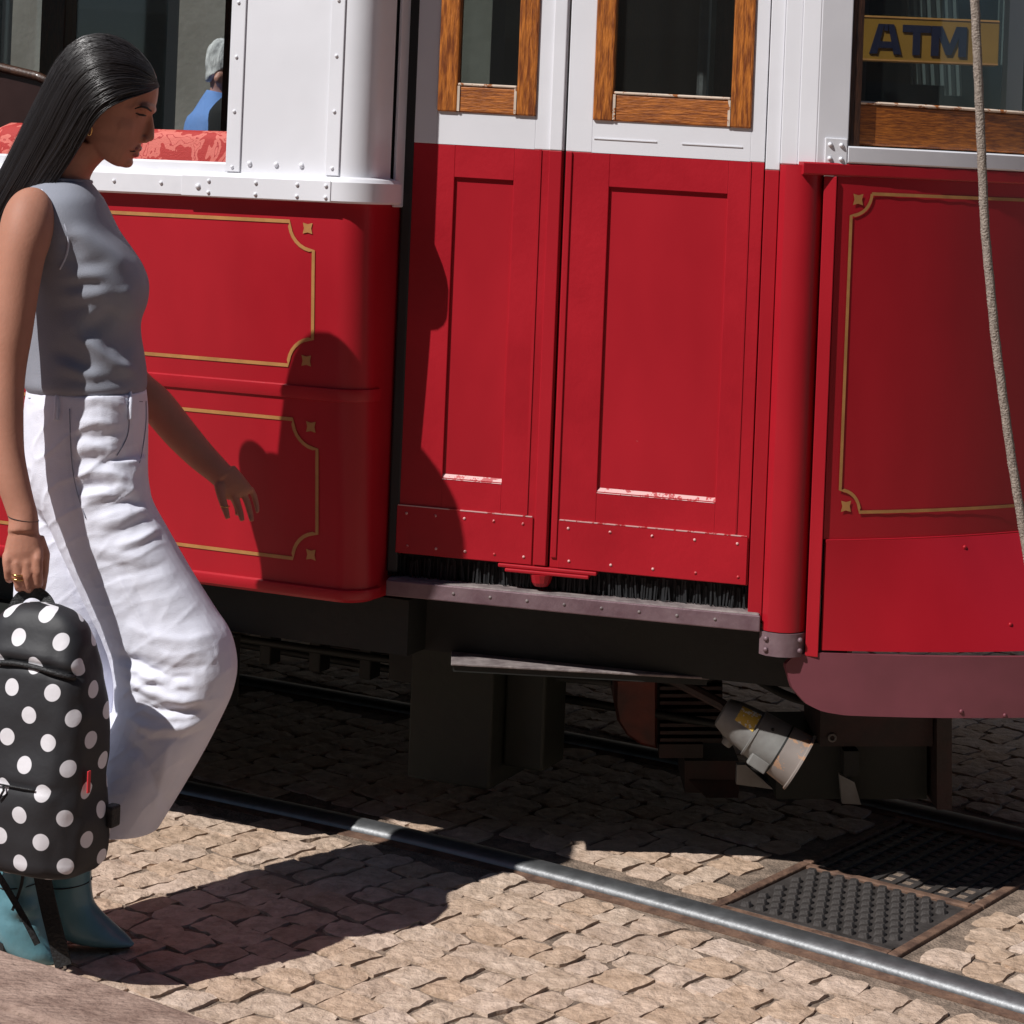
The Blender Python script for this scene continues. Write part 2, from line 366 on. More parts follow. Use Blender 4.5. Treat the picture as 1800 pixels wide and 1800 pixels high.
for k, (v, f) in enumerate(stones):
    me = D.meshes.new('cobblestone'); me.from_pydata(v, [], f); me.materials.append(M['stone']); me.update()
    bm = bmesh.new(); bm.from_mesh(me); bmesh.ops.recalc_face_normals(bm, faces=bm.faces[:]); bm.to_mesh(me); bm.free(); stone_data.append(me)
kerb_a, kerb_b = G(-60, 1645, .1), G(430, 1807, .1)
kdir = Vector((kerb_b.x - kerb_a.x, kerb_b.y - kerb_a.y, 0)).normalized(); knor = Vector((kdir.y, -kdir.x, 0))   # toward the pavement
def blocked(p):
    q = np.array((p.x, p.y, 0))
    for P in (rail_a, rail_b):
        d = np.min(np.hypot(P[:, 0] - p.x, P[:, 1] - p.y))
        if d < .098: return True
    u = (p - g0).dot(e1); w = (p - g0).dot(e2)
    if -.065 < u < GW + .065 and -.06 < w < 2.45 * GD + .05: return True
    if (p - kerb_a).dot(knor) > -.035 and (p - kerb_a).dot(kdir) < 6: return True
    return False
cand = []; RA = math.radians(51)
pa = .0865; row = -120
for i in range(-115, 135):
    q = -11.0 + random.uniform(0, .08); wave = 0.0; wr = random.uniform(.93, 1.06)
    while q < 11:
        wdt = random.choice((.066, .074, .080, .084, .088, .098)) * random.uniform(.95, 1.05); q += wdt / 2
        off = .010 * mnoise.noise(Vector((i * .37, q * 1.3, 0)))
        p = Vector((0, 4.6, 0)) + ca * (i * pa + off + random.uniform(-.003, .003)) + cb * q; q += wdt / 2
        if p.y < 2.2 or p.y > 9.2 or abs(p.x) > 1.0 + .42 * p.y: continue
        if blocked(p): continue
        cand.append((p, random.randrange(NV), RA + random.choice((0, math.pi)) + random.uniform(-.07, .07), random.uniform(-.0016, .0016), (pa - .0052) * random.uniform(.96, 1.02) / .08, (wdt - .0052) / .08))
inframe = []
rest = []
def visible(p):
    a, b_ = proj_np(np.array([[p.x, p.y, 0.0]])); a, b_ = a[0], b_[0]
    if not (-30 < a < 1830 and b_ < 1830): return False
    if (p - kerb_a).dot(knor) > -.12: return False
    if a < 205 and b_ < 1500: return False
    return True
for c in cand: (inframe if visible(c[0]) else rest).append(c)
inframe.sort(key=lambda c: c[0].y)
for p, k, rz, dz, sa, sb_ in inframe[:300]:
    o = D.objects.new('cobblestone', stone_data[k]); o.location = (p.x, p.y, dz); o.rotation_euler = (0, 0, rz); o.scale = (sa, sb_, 1); link(o, street)
rest += inframe[300:]
AV = []; AF = []; base = 0
for p, k, rz, dz, sa, sb_ in rest:
    v, f = stones[k]; c, s = math.cos(rz), math.sin(rz)
    AV += [(p.x + x * sa * c - y * sb_ * s, p.y + x * sa * s + y * sb_ * c, z + dz) for x, y, z in v]; AF += [tuple(i + base for i in q) for q in f]; base += len(v)
o = mesh('cobbles', AV, AF, M['stone'], street); tag(o, kind='stuff')
bm = bmesh.new(); bm.from_mesh(o.data); bmesh.ops.recalc_face_normals(bm, faces=bm.faces[:]); bm.to_mesh(o.data); bm.free()
# the street beyond, where single setts can no longer be told apart
far = mesh('far_paving', [(-100, 9.2, -.008), (100, 9.2, -.008), (100, 120, -.008), (-100, 120, -.008)], [(0, 1, 2, 3)], M['farstreet'], street)

# pavement with kerb stones (near left corner of the picture)
pav_v = []
def TK(u, w, z): return kerb_a + kdir * u + knor * w + Vector((0, 0, z - .1))
o = MB().box(TK, -3, 3.0, .172, 3.4, -.02, .094).build('pavement', M['kerb']); tag(o, kind='structure')
for k in range(-3, 3):
    b = MB().box(TK, k * .8 + .62 + .003, k * .8 + 1.42 - .003, 0, .168, -.02, .1 + random.uniform(-.002, .002), bev=.012); ks = b.build('kerb_stone', M['kerb'], o)
    bm = bmesh.new(); bm.from_mesh(ks.data); bmesh.ops.subdivide_edges(bm, edges=bm.edges[:], cuts=7, use_grid_fill=True)
    for v in bm.verts: v.co += Vector((mnoise.noise(v.co * 9), mnoise.noise(v.co * 9 + Vector((5, 1, 2))), .6 * mnoise.noise(v.co * 14))) * .005
    bm.to_mesh(ks.data); bm.free()

# drain covers between the rails
dr = root('drain_cover', TG(GW / 2, GD / 2, 0), 'studded cast iron drain cover set against the near rail', 'drain cover')
b = MB(); t = .022
b.box(TG, -t, 0, -t, GD + t, -.03, .003, .003); b.box(TG, GW, GW + t, -t, GD + t, -.03, .003, .003)
b.box(TG, 0, GW, -t, 0, -.03, .003, .003); b.box(TG, 0, GW, GD, GD + t, -.03, .003, .003); b.build('frame', M['rust'], dr)
plate = MB().box(TG, .003, GW - .003, .003, GD - .003, -.03, -.0025).build('plate', M['iron'], dr)
MB().box(TG, .004, GW - .004, .004, .02, -.0025, .001, .001).build('plate_rim', M['iron'], dr)
sb = bmesh.new()
bmesh.ops.create_cone(sb, cap_ends=True, segments=8, radius1=.0135, radius2=.0085, depth=.013)
sme = D.meshes.new('stud'); sb.to_mesh(sme); sb.free(); sme.materials.append(M['iron'])
nrow, ncol = 9, 10
for r in range(nrow):
    for c_ in range(ncol):
        u = .03 + c_ * (GW - .06) / (ncol - .5) + (.5 * (GW - .06) / (ncol - .5) if r % 2 else 0); w = .036 + r * (GD - .062) / (nrow - 1)
        s = D.objects.new('stud', sme); s.location = TG(u, w, .002) - ORG[dr.name]; s.rotation_euler = (0, 0, .3); link(s, dr)
dg = root('drain_grating', TG(GW / 2, GD * 1.7, 0), 'iron bar grating behind the studded drain cover, in shade', 'drain grating')
w0, w1 = GD + t + .004, GD * 2.35
b = MB(); b.box(TG, -t, 0, w0, w1 + t, -.03, .003, .003); b.box(TG, GW, GW + t, w0, w1 + t, -.03, .003, .003); b.box(TG, 0, GW, w1, w1 + t, -.03, .003, .003); b.build('frame', M['rust'], dg)
for k in range(9):
    u = .022 + k * (GW - .044) / 8; MB().box(TG, u - .007, u + .007, w0, w1, -.025, 0).build('grating_bar', M['iron'], dg)
for k in range(11):
    w = w0 + .02 + k * (w1 - w0 - .04) / 10; MB().box(TG, .001, GW - .001, w - .006, w + .006, -.02, -.003).build('cross_bar', M['iron'], dg)

# ================================================================== the tram
P0 = Vector((-.518, 4.346, 0)); TH = math.radians(24.3)
ax = Vector((math.cos(TH), -math.sin(TH), 0)); ay = Vector((math.sin(TH), math.cos(TH), 0))
OB = Vector((-.178, 4.374, 0)); TBa = math.radians(10.8)
bx = Vector((math.cos(TBa), -math.sin(TBa), 0)); by = Vector((math.sin(TBa), math.cos(TBa), 0))
def TA(u, w, z): return P0 + ax * u + ay * w + Vector((0, 0, z))
def TB(u, w, z): return OB + bx * u + by * w + Vector((0, 0, z - .02 * u))
U0 = -4.2                                  # how far the saloon runs to the left
tram = root('tram', TA(-1.5, 1.15, 0), 'red and white vintage tram with varnished wooden door windows and gold lining', 'tram')

def plan_a(off=0.0, r=.055, uc=.195, wend=.195, u0=U0, n=7):
    # the saloon side, its rounded corner and the face that turns in toward the doors
    P = []; N = []
    for u in np.linspace(u0, uc, 12): P.append(TA(u, 0 - off, 0)); N.append(-ay)
    c = TA(uc, r, 0)
    for k in range(1, n + 1):
        a = k / n * math.pi / 2; d = -ay * math.cos(a) + ax * math.sin(a); P.append(c + d * (r + off)); N.append(d)
    for w in np.linspace(r + .02, wend, 3): P.append(TA(uc + r + off, w, 0)); N.append(ax)
    return P, N
def tumble(z): return .05 * min(1, max(0, (1.30 - z) / .7)) ** 1.2
# lower side, red
P, N = plan_a(); zs = [.548, .556, .60, .66, .74, .82, .90, .98, 1.06, 1.14, 1.22, 1.30, 1.345]
rings = [[Vector((p.x, p.y, 0)) + ay * tumble(z) - n * (.006 if z == .548 else 0) + Vector((0, 0, z)) for p, n in zip(P, N)] for z in zs]
b = MB(); nn = len(P); vv = [p for r in rings for p in r]; ff = []
for i in range(len(zs) - 1):
    for j in range(nn - 1): ff.append((i * nn + j, i * nn + j + 1, (i + 1) * nn + j + 1, (i + 1) * nn + j))
inner = [[p - n * .03 for p, n in zip(r, N)] for r in rings]; k = len(vv); vv += [p for r in inner for p in r]
for i in range(len(zs) - 1):
    for j in range(nn - 1): ff.append((k + i * nn + j, k + (i + 1) * nn + j, k + (i + 1) * nn + j + 1, k + i * nn + j + 1))
for j in range(nn - 1): ff.append((j, k + j, k + j + 1, j + 1))
for i in range(len(zs) - 1): ff.append((i * nn + nn - 1, k + i * nn + nn - 1, k + (i + 1) * nn + nn - 1, (i + 1) * nn + nn - 1))
side = b.add(vv, ff).build('side_panel', M['red'], tram, ang=35)
def TS(u, o, z): return TA(u, tumble(z) - o, z)      # on the saloon side, o metres proud
# mouldings on the side
def moulding(name, z0, z1, out, par):
    P, N = plan_a(); b = MB(); rr = []
    for p, n in zip(P[:-2], N[:-2]):
        q = lambda o, z: Vector((p.x, p.y, 0)) + ay * tumble(z) + n * o + Vector((0, 0, z))
        zm = (z0 + z1) / 2; rr.append([q(-.004, z0), q(out * .6, z0 + .002), q(out, zm), q(out * .8, z1 - .004), q(-.004, z1)])
    return b.loft(rr).build(name, M['red'], par, ang=50)
moulding('waist_moulding', .950, .980, .007, side); moulding('bottom_moulding', .553, .578, .009, side)
# gold lining
def ribbon(b, path, width, T, out=.0016):
    n = len(path); v = []
    for i in range(n):
        a = Vector(path[max(i - 1, 0)]); c = Vector(path[min(i + 1, n - 1)]); t = (c - a).normalized(); s = Vector((-t.y, t.x)) * width / 2
        p = Vector(path[i]); v += [T(p.x + s.x, out, p.y + s.y), T(p.x - s.x, out, p.y - s.y)]
    b.add(v, [(2 * i, 2 * i + 1, 2 * i + 3, 2 * i + 2) for i in range(n - 1)])
def lining(u0, u1, z0, z1, T, r=.056, wd=.0072, nseg=1, only=None):
    b = MB(); A = lambda cx, cz, a0, a1: [(cx + r * math.cos(a), cz + r * math.sin(a)) for a in np.linspace(math.radians(a0), math.radians(a1), 7)]
    P = [(u, z1) for u in np.linspace(u0 + r, u1 - r, 14)] + A(u1, z1, 190, 260) + [(u1, z) for z in np.linspace(z1 - r, z0 + r, 8)] + A(u1, z0, 100, 170) + [(u, z0) for u in np.linspace(u1 - r, u0 + r, 14)] + A(u0, z0, 10, 80) + [(u0, z) for z in np.linspace(z0 + r, z1 - r, 8)] + A(u0, z1, 280, 350) + [(u0 + r, z1)]
    ribbon(b, P, wd, T)
    for cu, cz in ((u1 - .014, z1 - .012), (u1 - .014, z0 + .012), (u0 + .014, z1 - .012), (u0 + .014, z0 + .012)):   # small four pointed stars in the corners
        pts = []
        for q in range(8):
            a = q * math.pi / 4 + math.pi / 4; rr = .0155 if q % 2 == 0 else .0082; pts.append(T(cu + rr * math.cos(a), .0016, cz + rr * math.sin(a)))
        b.add(pts, [tuple(range(8))])
    return b
lining(-1.30, .142, 1.016, 1.304, TS).build('gold_lining', M['gold'], side)
lining(-1.30, .153, .626, .908, TS).build('gold_lining', M['gold'], side)
lining(-2.9, -1.42, 1.016, 1.304, TS).build('gold_lining', M['gold'], side)
lining(-2.9, -1.42, .626, .908, TS).build('gold_lining', M['gold'], side)

# white belt ledge with its rivets
P, N = plan_a(.024, wend=.115); belt = MB()
rr = []
for p, n in zip(P, N):
    q = lambda o, z: Vector((p.x, p.y, 0)) + n * o + Vector((0, 0, z))
    rr.append([q(-.03, 1.345), q(-.004, 1.345), q(0, 1.349), q(0, 1.386), q(-.005, 1.393), q(-.03, 1.398)])
belt = belt.loft(rr).build('belt_ledge', M['white_chip'], tram, ang=35)
b = MB(); b.box(TA, -.155, .19, -.0262, -.0235, 1.347, 1.388, .001); b.build('ledge_plate', M['white'], belt)
rv = MB()
for u in (-.09, .02, .115, .18):
    rv.dome(TA(u, -.0262, 1.378), -ay, .0045, .004); rv.dome(TA(u, -.0262, 1.355), -ay, .0045, .004)
rv.dome(TA(-.115, -.0262, 1.366), -ay, .0065, .005)
for u in np.arange(-4, -.2, .115): rv.dome(TA(u, -.024, 1.37), -ay, .0045, .004)
tag(rv.build('rivets', M['white'], belt, smooth=True), kind='stuff')

# white window band: corner panel right of the window
P, N = plan_a(0, u0=-.064, wend=.11); b = MB(); b.strip(P, .03, 1.394, 2.25, N); corner = b.build('corner_panel', M['white'], tram, ang=35)
b = MB(); b.box(TA, -.0665, -.033, -.0045, -.0005, 1.3985, 2.25, .0015); b.box(TA, .164, .1945, -.0045, -.0005, 1.3985, 2.25, .0015); b.build('cover_strip', M['white'], corner)
rv = MB()
for z in (1.408, 1.52, 1.63, 1.74): rv.dome(TA(-.05, -.0045, z), -ay, .0042, .0035); rv.dome(TA(.18, -.0045, z + .005), -ay, .0042, .0035)
for u in (-.012, .05, .108): rv.dome(TA(u, 0, 1.416), -ay, .0062, .005)
tag(rv.build('rivets', M['white'], corner, smooth=True), kind='stuff')
b = MB(); b.box(TA, .252, .2585, .118, .205, 1.340, 2.25, .002); b.build('end_cover_strip', M['white'], tram)
b = MB(); b.box(TA, .20, .2495, .16, .215, .56, 2.25); b.build('door_pillar', M['black'], tram)
# saloon window: frame, sill
sillw = MB().box(TA, U0, -.067, .003, .05, 1.394, 1.417, .004).build('window_sill', M['white_chip'], tram)
for k, u in enumerate((-1.25, -2.2, -3.15, -4.1)):
    MB().box(TA, u - .06, u + .06, 0, .06, 1.417, 2.25, .004).build('window_pillar', M['white'], tram)
MB().box(TA, U0, .26, 0, .06, 2.252, 2.40, .004).build('letter_board', M['white'], tram)

# ---------------------------------------------------------------- folding doors
def leaf(name, u0, u1, pu0, pu1, wu0, wu1, gu0, gu1, ku0, ku1, dz, label):
    d = MB()
    ZB, ZT = .640, 2.2; BELT = 1.472; p0, p1 = .80 + dz, 1.4075 + dz; wz, gz = 1.538 + dz, 1.597 + dz
    # red lower stiles and rails round the sunk panel
    d.box(TB, u0, pu0, 0, .034, ZB, BELT, .0015); d.box(TB, pu1, u1, 0, .034, ZB, BELT, .0015)
    d.box(TB, pu0, pu1, 0, .034, p1, BELT, .0); d.box(TB, pu0, pu1, 0, .034, ZB, p0, .0)
    # white upper part round the window
    d.box(TB, u0, wu0, -.0005, .034, BELT, ZT, .0015, 1); d.box(TB, wu1, u1, -.0005, .034, BELT, ZT, .0015, 1); d.box(TB, wu0, wu1, -.0005, .034, BELT, wz, 0, 1)
    o = d.build(name, [M['red_worn'], M['white']], tram); tag(o, label)
    MB().box(TB, pu0 - .001, pu1 + .001, .0065, .016, p0 - .001, p1 + .001).build('sunk_panel', M['red'], o)
    b = MB(); b.add([TB(pu0, -.0008, p0 - .003), TB(pu1, -.0008, p0 - .003), TB(pu1, .0062, p0 + .007), TB(pu0, .0062, p0 + .007), TB(pu0, .0062, p0 - .004), TB(pu1, .0062, p0 - .004)], [(0, 1, 2, 3), (0, 4, 5, 1), (0, 3, 4), (1, 5, 2)])
    b.build('panel_ledge', M['red_edge'], o)
    # wooden window surround
    f = MB(); f.box(TB, wu0, gu0, -.0065, .03, wz, ZT, .003); w1 = f.build('window_stile', M['wood'], o)
    f = MB(); f.box(TB, gu1, wu1, -.0065, .03, wz, ZT, .003); f.build('window_stile', M['wood'], o)
    f = MB(); f.box(TB, gu0 + .0005, gu1 - .0005, -.004, .03, wz, gz - .006, .003); f.build('window_rail', M['wood_rail'], o)
    f = MB(); f.box(TB, gu0 + .001, gu1 - .001, -.006, .012, gz - .0055, gz, .002); f.box(TB, gu0 + .0005, gu0 + .0055, -.0062, -.0042, wz + .002, gz - .006); f.box(TB, gu1 - .0055, gu1 - .0005, -.0062, -.0042, wz + .002, gz - .006); f.build('glazing_bead', M['putty'], o)
    MB().box(TB, gu0, gu1, .014, .018, gz, ZT).build('pane', M['glass'], o)
    # kick plate with screw heads
    kp = MB().box(TB, ku0, ku1, -.0035, -.0002, ZB + .001, .737 + dz, .0012).build('kick_plate', M['red_worn'], o)
    b = MB(); b.box(TB, ku0 + .002, ku1 - .002, -.0041, -.0005, .7365 + dz, .7385 + dz); b.build('plate_edge', M['red_edge'], kp)
    rv = MB(); n = 5
    for k in range(n):
        uu = ku0 + .02 + k * (ku1 - ku0 - .04) / (n - 1); rv.dome(TB(uu, -.0035, .722 + dz), -by, .0032, .0018); rv.dome(TB(uu + .004, -.0035, .656), -by, .0032, .0018)
    tag(rv.build('screws', M['red_edge'], kp, smooth=True), kind='stuff')
    return o
l1 = leaf('door_leaf', -.03, .284, .0625, .184, .0225, .2245, .0625, .185, -.028, .252, 0, 'narrow door leaf next to the saloon corner')
l2 = leaf('door_leaf', .2885, .684, .378, .614, .3405, .6555, .3795, .614, .304, .681, -.001, 'wide door leaf beside the front pillar')
b = MB(); b.box(TB, .2345, .2395, -.0022, 0, .74, 1.4718); b.box(TB, .2555, .2815, -.006, -.0003, .642, 1.4718, .0018); b.build('hinge_strip', M['red'], l1)
MB().box(TB, .2555, .2815, -.0065, -.0007, 1.4722, 2.2, .0018).build('hinge_strip', M['white'], l1)
MB().box(TB, .2905, .302, -.004, -.0003, .66, 1.4718, .0015).build('edge_strip', M['red'], l2)
b = MB(); b.box(TB, .655, .6585, -.0018, 0, .74, 1.4718); b.build('edge_bead', M['red'], l2)
b = MB(); b.box(TB, .344, .47, -.0022, -.0006, 1.4995, 1.5015); b.box(TB, .52, .64, -.0022, -.0006, 1.4985, 1.5005); b.build('drip_bead', M['white_chip'], l2)
MB().box(TB, -.046, -.0225, -.002, .05, .60, 2.2, .004).build('dark_gap_strip', M['gap_shade'], tram)  # black strip added for the shade in the gap beside the doors
# the pivot under the two leaves
b = MB(); b.box(TB, .185, .385, -.008, .03, .632, .6395, .002); b.box(TB, .20, .37, -.012, .03, .6245, .6315, .002)
b.tube([TB(.272, .006, .600), TB(.272, .006, .607), TB(.272, .006, .624)], [.014, .019, .024], 14); b.build('door_pivot', M['red'], tram)
# threshold: tread, nosing, draught brush
MB().box(TB, -.04, .711, -.018, .12, .566, .590, .004).build('threshold', M['sill_top'], tram)
no = MB().box(TB, -.04, .713, -.024, -.0185, .556, .588, .0025).build('threshold_nosing', M['sill'], tram)
rv = MB()
for u in np.arange(.10, .7, .075): rv.dome(TB(u, -.024, .573), -by, .0035, .002)
tag(rv.build('screws', M['sill_top'], no, smooth=True), kind='stuff')
b = MB(); rnd = random.Random(3)
for u in np.arange(-.05, .70, .0032):
    x = u + rnd.uniform(-.001, .001); y = .012 + rnd.uniform(0, .02); h = .640 - rnd.uniform(0, .022); ln = rnd.uniform(-.004, .004)
    b.add([TB(x, y, .5905), TB(x + .0034, y - .001, .5905), TB(x + .0034 + ln, y - .003, h), TB(x + ln, y - .002, h)], [(0, 1, 2, 3)])
b.box(TB, -.05, .70, .036, .05, .5905, .66); o = b.build('draught_brush', M['brush'], tram); tag(o, kind='stuff')

# jamb, rounded front pillar, its foot bracket
b = MB(); b.box(TB, .6865, .714, -.004, .034, .575, 1.458, .0015); b.build('door_jamb', M['red'], tram)
MB().box(TB, .6865, .7145, -.0045, .034, 1.4585, 2.25, .0015).build('door_jamb', M['white'], tram)
def plan_post(off=0.0):
    P = []; N = []; pts = [(.716, .02), (.716, -.012), (.728, -.024), (.750, -.030), (.772, -.026), (.788, -.014), (.797, .004), (.800, .02)]
    pts = np.array(pts); tt = np.gradient(pts, axis=0); nr = np.stack([tt[:, 1], -tt[:, 0]], 1); nr /= np.linalg.norm(nr, axis=1)[:, None]
    for (u, w), (nu, nw) in zip(pts, nr): P.append(TB(u + nu * off, w + nw * off, 0)); N.append(bx * nu + by * nw)
    return P, N
P, N = plan_post(); z_ = lambda z: z - .015
MB().strip(P, .02, .545, 1.4555, N).build('front_pillar', M['red'], tram, ang=28)
P, N = plan_post(.004); br = MB().strip(P, .006, .498, .543, N).build('pillar_bracket', M['sill'], tram, ang=28)
rv = MB()
for i in (2, 5):
    for z in (.51, .531): rv.dome(Vector((P[i].x, P[i].y, z)), N[i], .0058, .005)
rv.build('bolts', M['sill'], br, smooth=True)
MB().box(TB, .8015, .8265, -.008, .03, .515, 1.4365 + .016, .0015).build('pillar_fillet', M['red'], tram)
# white pillar above the belt: a flat face and a turned one
b = MB(); b.box(TB, .7155, .749, -.012, .03, 1.471, 2.25, .002); b.box(TB, .7492, .785, -.015, .03, 1.471, 2.25, .002); wp = b.build('front_pillar_upper', M['white'], tram)
a20 = math.radians(21)
def TW(u, w, z): return TB(.7855 + u * math.cos(a20) - w * math.sin(a20), -.015 + u * math.sin(a20) + w * math.cos(a20), z)
tw = MB().box(TW, 0, .064, 0, .03, 1.475, 2.25, .002).build('turned_pillar_upper', M['white'], tram)
pl = MB().box(TW, .016, .061, -.0035, -.0002, 1.476, 1.527, .003).build('bolt_plate', M['white_chip'], tw)
rv = MB()
for u in (.026, .049):
    for z in (1.487, 1.514): rv.dome(TW(u, -.0035, z), -(by * math.cos(a20)) + bx * math.sin(a20) * -1, .0048, .0045)
rv.build('bolts', M['white'], pl, smooth=True)

# ---------------------------------------------------------------- curved front end
R = 1.59; A0 = math.radians(17.5); cs = TB(.828, 0, 0); cs.z = 0
A1 = math.pi / 2 - TH                       # the very nose lies square to the track
def _nose():
    # plan of the front: gently curved where it leaves the pillar, tighter toward the nose, then mirrored
    st = [(-.12, A0 - .12 / R), (.56, A0 + .56 / R), (.96, A1)]
    S_ = np.linspace(-.12, .96, 217); A_ = np.interp(S_, [q[0] for q in st], [q[1] for q in st]); ds = S_[1] - S_[0]
    am = .5 * (A_[1:] + A_[:-1]); x = np.r_[0, np.cumsum(np.cos(am)) * ds]; y = np.r_[0, np.cumsum(np.sin(am)) * ds]
    i0 = int(np.argmin(abs(S_))); x = x - x[i0] + cs.x; y = y - y[i0] + cs.y
    S2 = 1.92 - S_[::-1][1:]; A2 = 2 * A1 - A_[::-1][1:]; am = .5 * (np.r_[A_[-1], A2[:-1]] + A2)
    x2 = x[-1] + np.cumsum(np.cos(am)) * ds; y2 = y[-1] + np.cumsum(np.sin(am)) * ds
    return np.r_[S_, S2], np.r_[A_, A2], np.r_[x, x2], np.r_[y, y2]
NS_, NA_, NX_, NY_ = _nose()
def ang_c(s): return float(np.interp(s, NS_, NA_))
def TC(s, out, z):
    a = ang_c(s); return Vector((float(np.interp(s, NS_, NX_)) + math.sin(a) * out, float(np.interp(s, NS_, NY_)) - math.cos(a) * out, z))
SM = 1.92
def plan_c(s0, s1, off=0.0, n=34):
    P = []; N = []
    for s in np.linspace(s0, s1, n):
        a = ang_c(s); o = off(s) if callable(off) else off; P.append(TC(s, o, 0)); N.append(Vector((math.sin(a), -math.cos(a), 0)))
    return P, N
P, N = plan_c(0, SM); dash = MB().strip(P, .02, .728, 1.437, N).build('dash_panel', M['red'], tram, ang=35)
lining(.031, .86, .780, 1.405, TC, r=.044, wd=.0065).build('gold_lining', M['gold'], dash)
lining(1.02, 1.85, .780, 1.405, TC, r=.044, wd=.0065).build('gold_lining', M['gold'], dash)
def band(name, off, th, z0, z1, m, s0=0.0, s1=SM, par=tram, bev=.003):
    P, N = plan_c(s0, s1, off); b = MB(); rr = []
    for p, n in zip(P, N):
        q = lambda o, z: Vector((p.x, p.y, 0)) + n * o + Vector((0, 0, z))
        rr.append([q(-th, z0), q(-bev, z0), q(0, z0 + bev), q(0, z1 - bev), q(-bev, z1), q(-th, z1)])
    return b.loft(rr).build(name, m, par, ang=35)
band('red_cap_rail', .005, .05, 1.4375, 1.4625, M['red'], -.075)
band('white_window_ledge', .006, .06, 1.463, 1.4965, M['white_chip'], .018)
band('window_rail', -.016, .03, 1.500, 1.580, M['wood_rail'], .03)
band('glazing_bead', -.014, .02, 1.5805, 1.587, M['putty'], .03)
band('window_head', .0, .05, 2.2, 2.40, M['white'], -.05)
P, N = plan_c(.03, 1.24, -.03); MB().strip(P, .004, 1.587, 2.2, N).build('front_pane', M['glass_dark'], tram, ang=35)
for s in (.0215, .70, 1.20, SM - .045):
    b = MB(); P, N = plan_c(s, s + .024, -.004 if s < .1 else .0, 3); b.strip(P, .05, 1.497, 2.2, N); b.build('window_post', M['wood_dark'] if s < .1 else M['white'], tram)
# flared apron and the bumper plate
flare = lambda z: (lambda s: max(0.0, min(.30 * max(s, 0), .15)) * max(0, (.731 - z) / .231) + .004)
zs = [.512, .52, .58, .64, .70, .724]
b = MB(); rings = []
for z in zs:
    P, N = plan_c(.004, SM - .004, flare(z)); rings.append((P, N, z))
vv = []; ff = []; nn = 34
for P, N, z in rings: vv += [Vector((p.x, p.y, z)) for p in P]
for P, N, z in rings: vv += [Vector((p.x, p.y, z)) - n * .006 for p, n in zip(P, N)]
for i in range(len(zs) - 1):
    for j in range(nn - 1):
        ff.append((i * nn + j, i * nn + j + 1, (i + 1) * nn + j + 1, (i + 1) * nn + j)); k = len(zs) * nn
        ff.append((k + i * nn + j, k + (i + 1) * nn + j, k + (i + 1) * nn + j + 1, k + i * nn + j + 1))
k = len(zs) * nn
for j in range(nn - 1): ff.append((j, k + j, k + j + 1, j + 1)); ff.append(((len(zs) - 1) * nn + j, (len(zs) - 1) * nn + j + 1, k + (len(zs) - 1) * nn + j + 1, k + (len(zs) - 1) * nn + j))
apron = b.add(vv, ff).build('apron', M['red'], tram, ang=40)
band('apron_bead', .004, .006, .722, .7275, M['red'], .004, SM, apron, .001)
rv = MB()
for s in (.32, .66, 1.0, 1.4): rv.dome(TC(s, flare(.705)(s), .705), TC(s, 1, 0) - TC(s, 0, 0), .0048, .003); rv.dome(TC(s + .06, flare(.53)(s), .56), TC(s, 1, 0) - TC(s, 0, 0), .0048, .003)
tag(rv.build('screws', M['red'], apron, smooth=True), kind='stuff')
fo = lambda s: max(-.02, min(.36 * s, .17)) + .004
ss = list(np.linspace(-.062, .06, 10)) + list(np.linspace(.1, SM - .1, 24))
P = []; N = []
for s in ss:
    a = ang_c(s); P.append(TC(s, fo(s), 0)); N.append(Vector((math.sin(a), -math.cos(a), 0)))
zb = [interp([-.062, -.058, -.045, -.02, .01, .05], [.475, .455, .43, .405, .392, .387], s) for s in ss]; zt = [interp([-.062, -.05, -.02, .0], [.482, .497, .505, .507], s) for s in ss]
bump = MB().strip(P, .012, zb, zt, N).build('bumper_plate', M['purple'], tram, ang=40)
rv = MB()
for s in (.26, .34): rv.dome(TC(s, fo(s), .40 if s < .3 else .392), TC(s, 1, 0) - TC(s, 0, 0), .0048, .003)
tag(rv.build('screws', M['purple'], bump, smooth=True), kind='stuff')

# ---------------------------------------------------------------- far side, floor, roof
axis0 = TC(SM / 2, 0, 0); WC = (axis0 - P0).dot(ay)          # centre line
def mir(p): d = (p - P0).dot(ay); return p + ay * (2 * (WC - d))
P, N = plan_a(); fp = [mir(p) for p in P]; fn = [n - ay * 2 * n.dot(ay) for n in N]
MB().strip(fp, .03, .55, 1.417, fn).build('far_side_panel', M['red'], tram, ang=35)
MB().strip(fp, .05, 2.25, 2.40, fn).build('far_letter_board', M['white'], tram)
WF = 2 * WC
for u in (-4.1, -3.15, -2.2, -1.47, -.33, .22): 
    hw = .05
    MB().box(TA, u - hw, u + hw, WF - .07, WF - .004, 1.418, 2.249, .004).build('far_window_pillar', M['wood_dark'], tram)
MB().box(TA, U0, .24, WF - .035, WF - .031, 1.45, 2.24).build('far_pane', M['glass_dark'], tram)
MB().box(TA, U0, .24, WF - .06, WF - .02, 1.4175, 1.45).build('far_window_rail', M['wood_dark'], tram)
MB().box(TA, .26, 1.0, WF - .25, WF - .21, .6, 1.45).build('far_door', M['red'], tram)
for u in (.27,): MB().box(TA, u - .03, u + .03, WF - .25, WF - .21, 1.451, 2.25).build('far_door_stile', M['wood_dark'], tram)
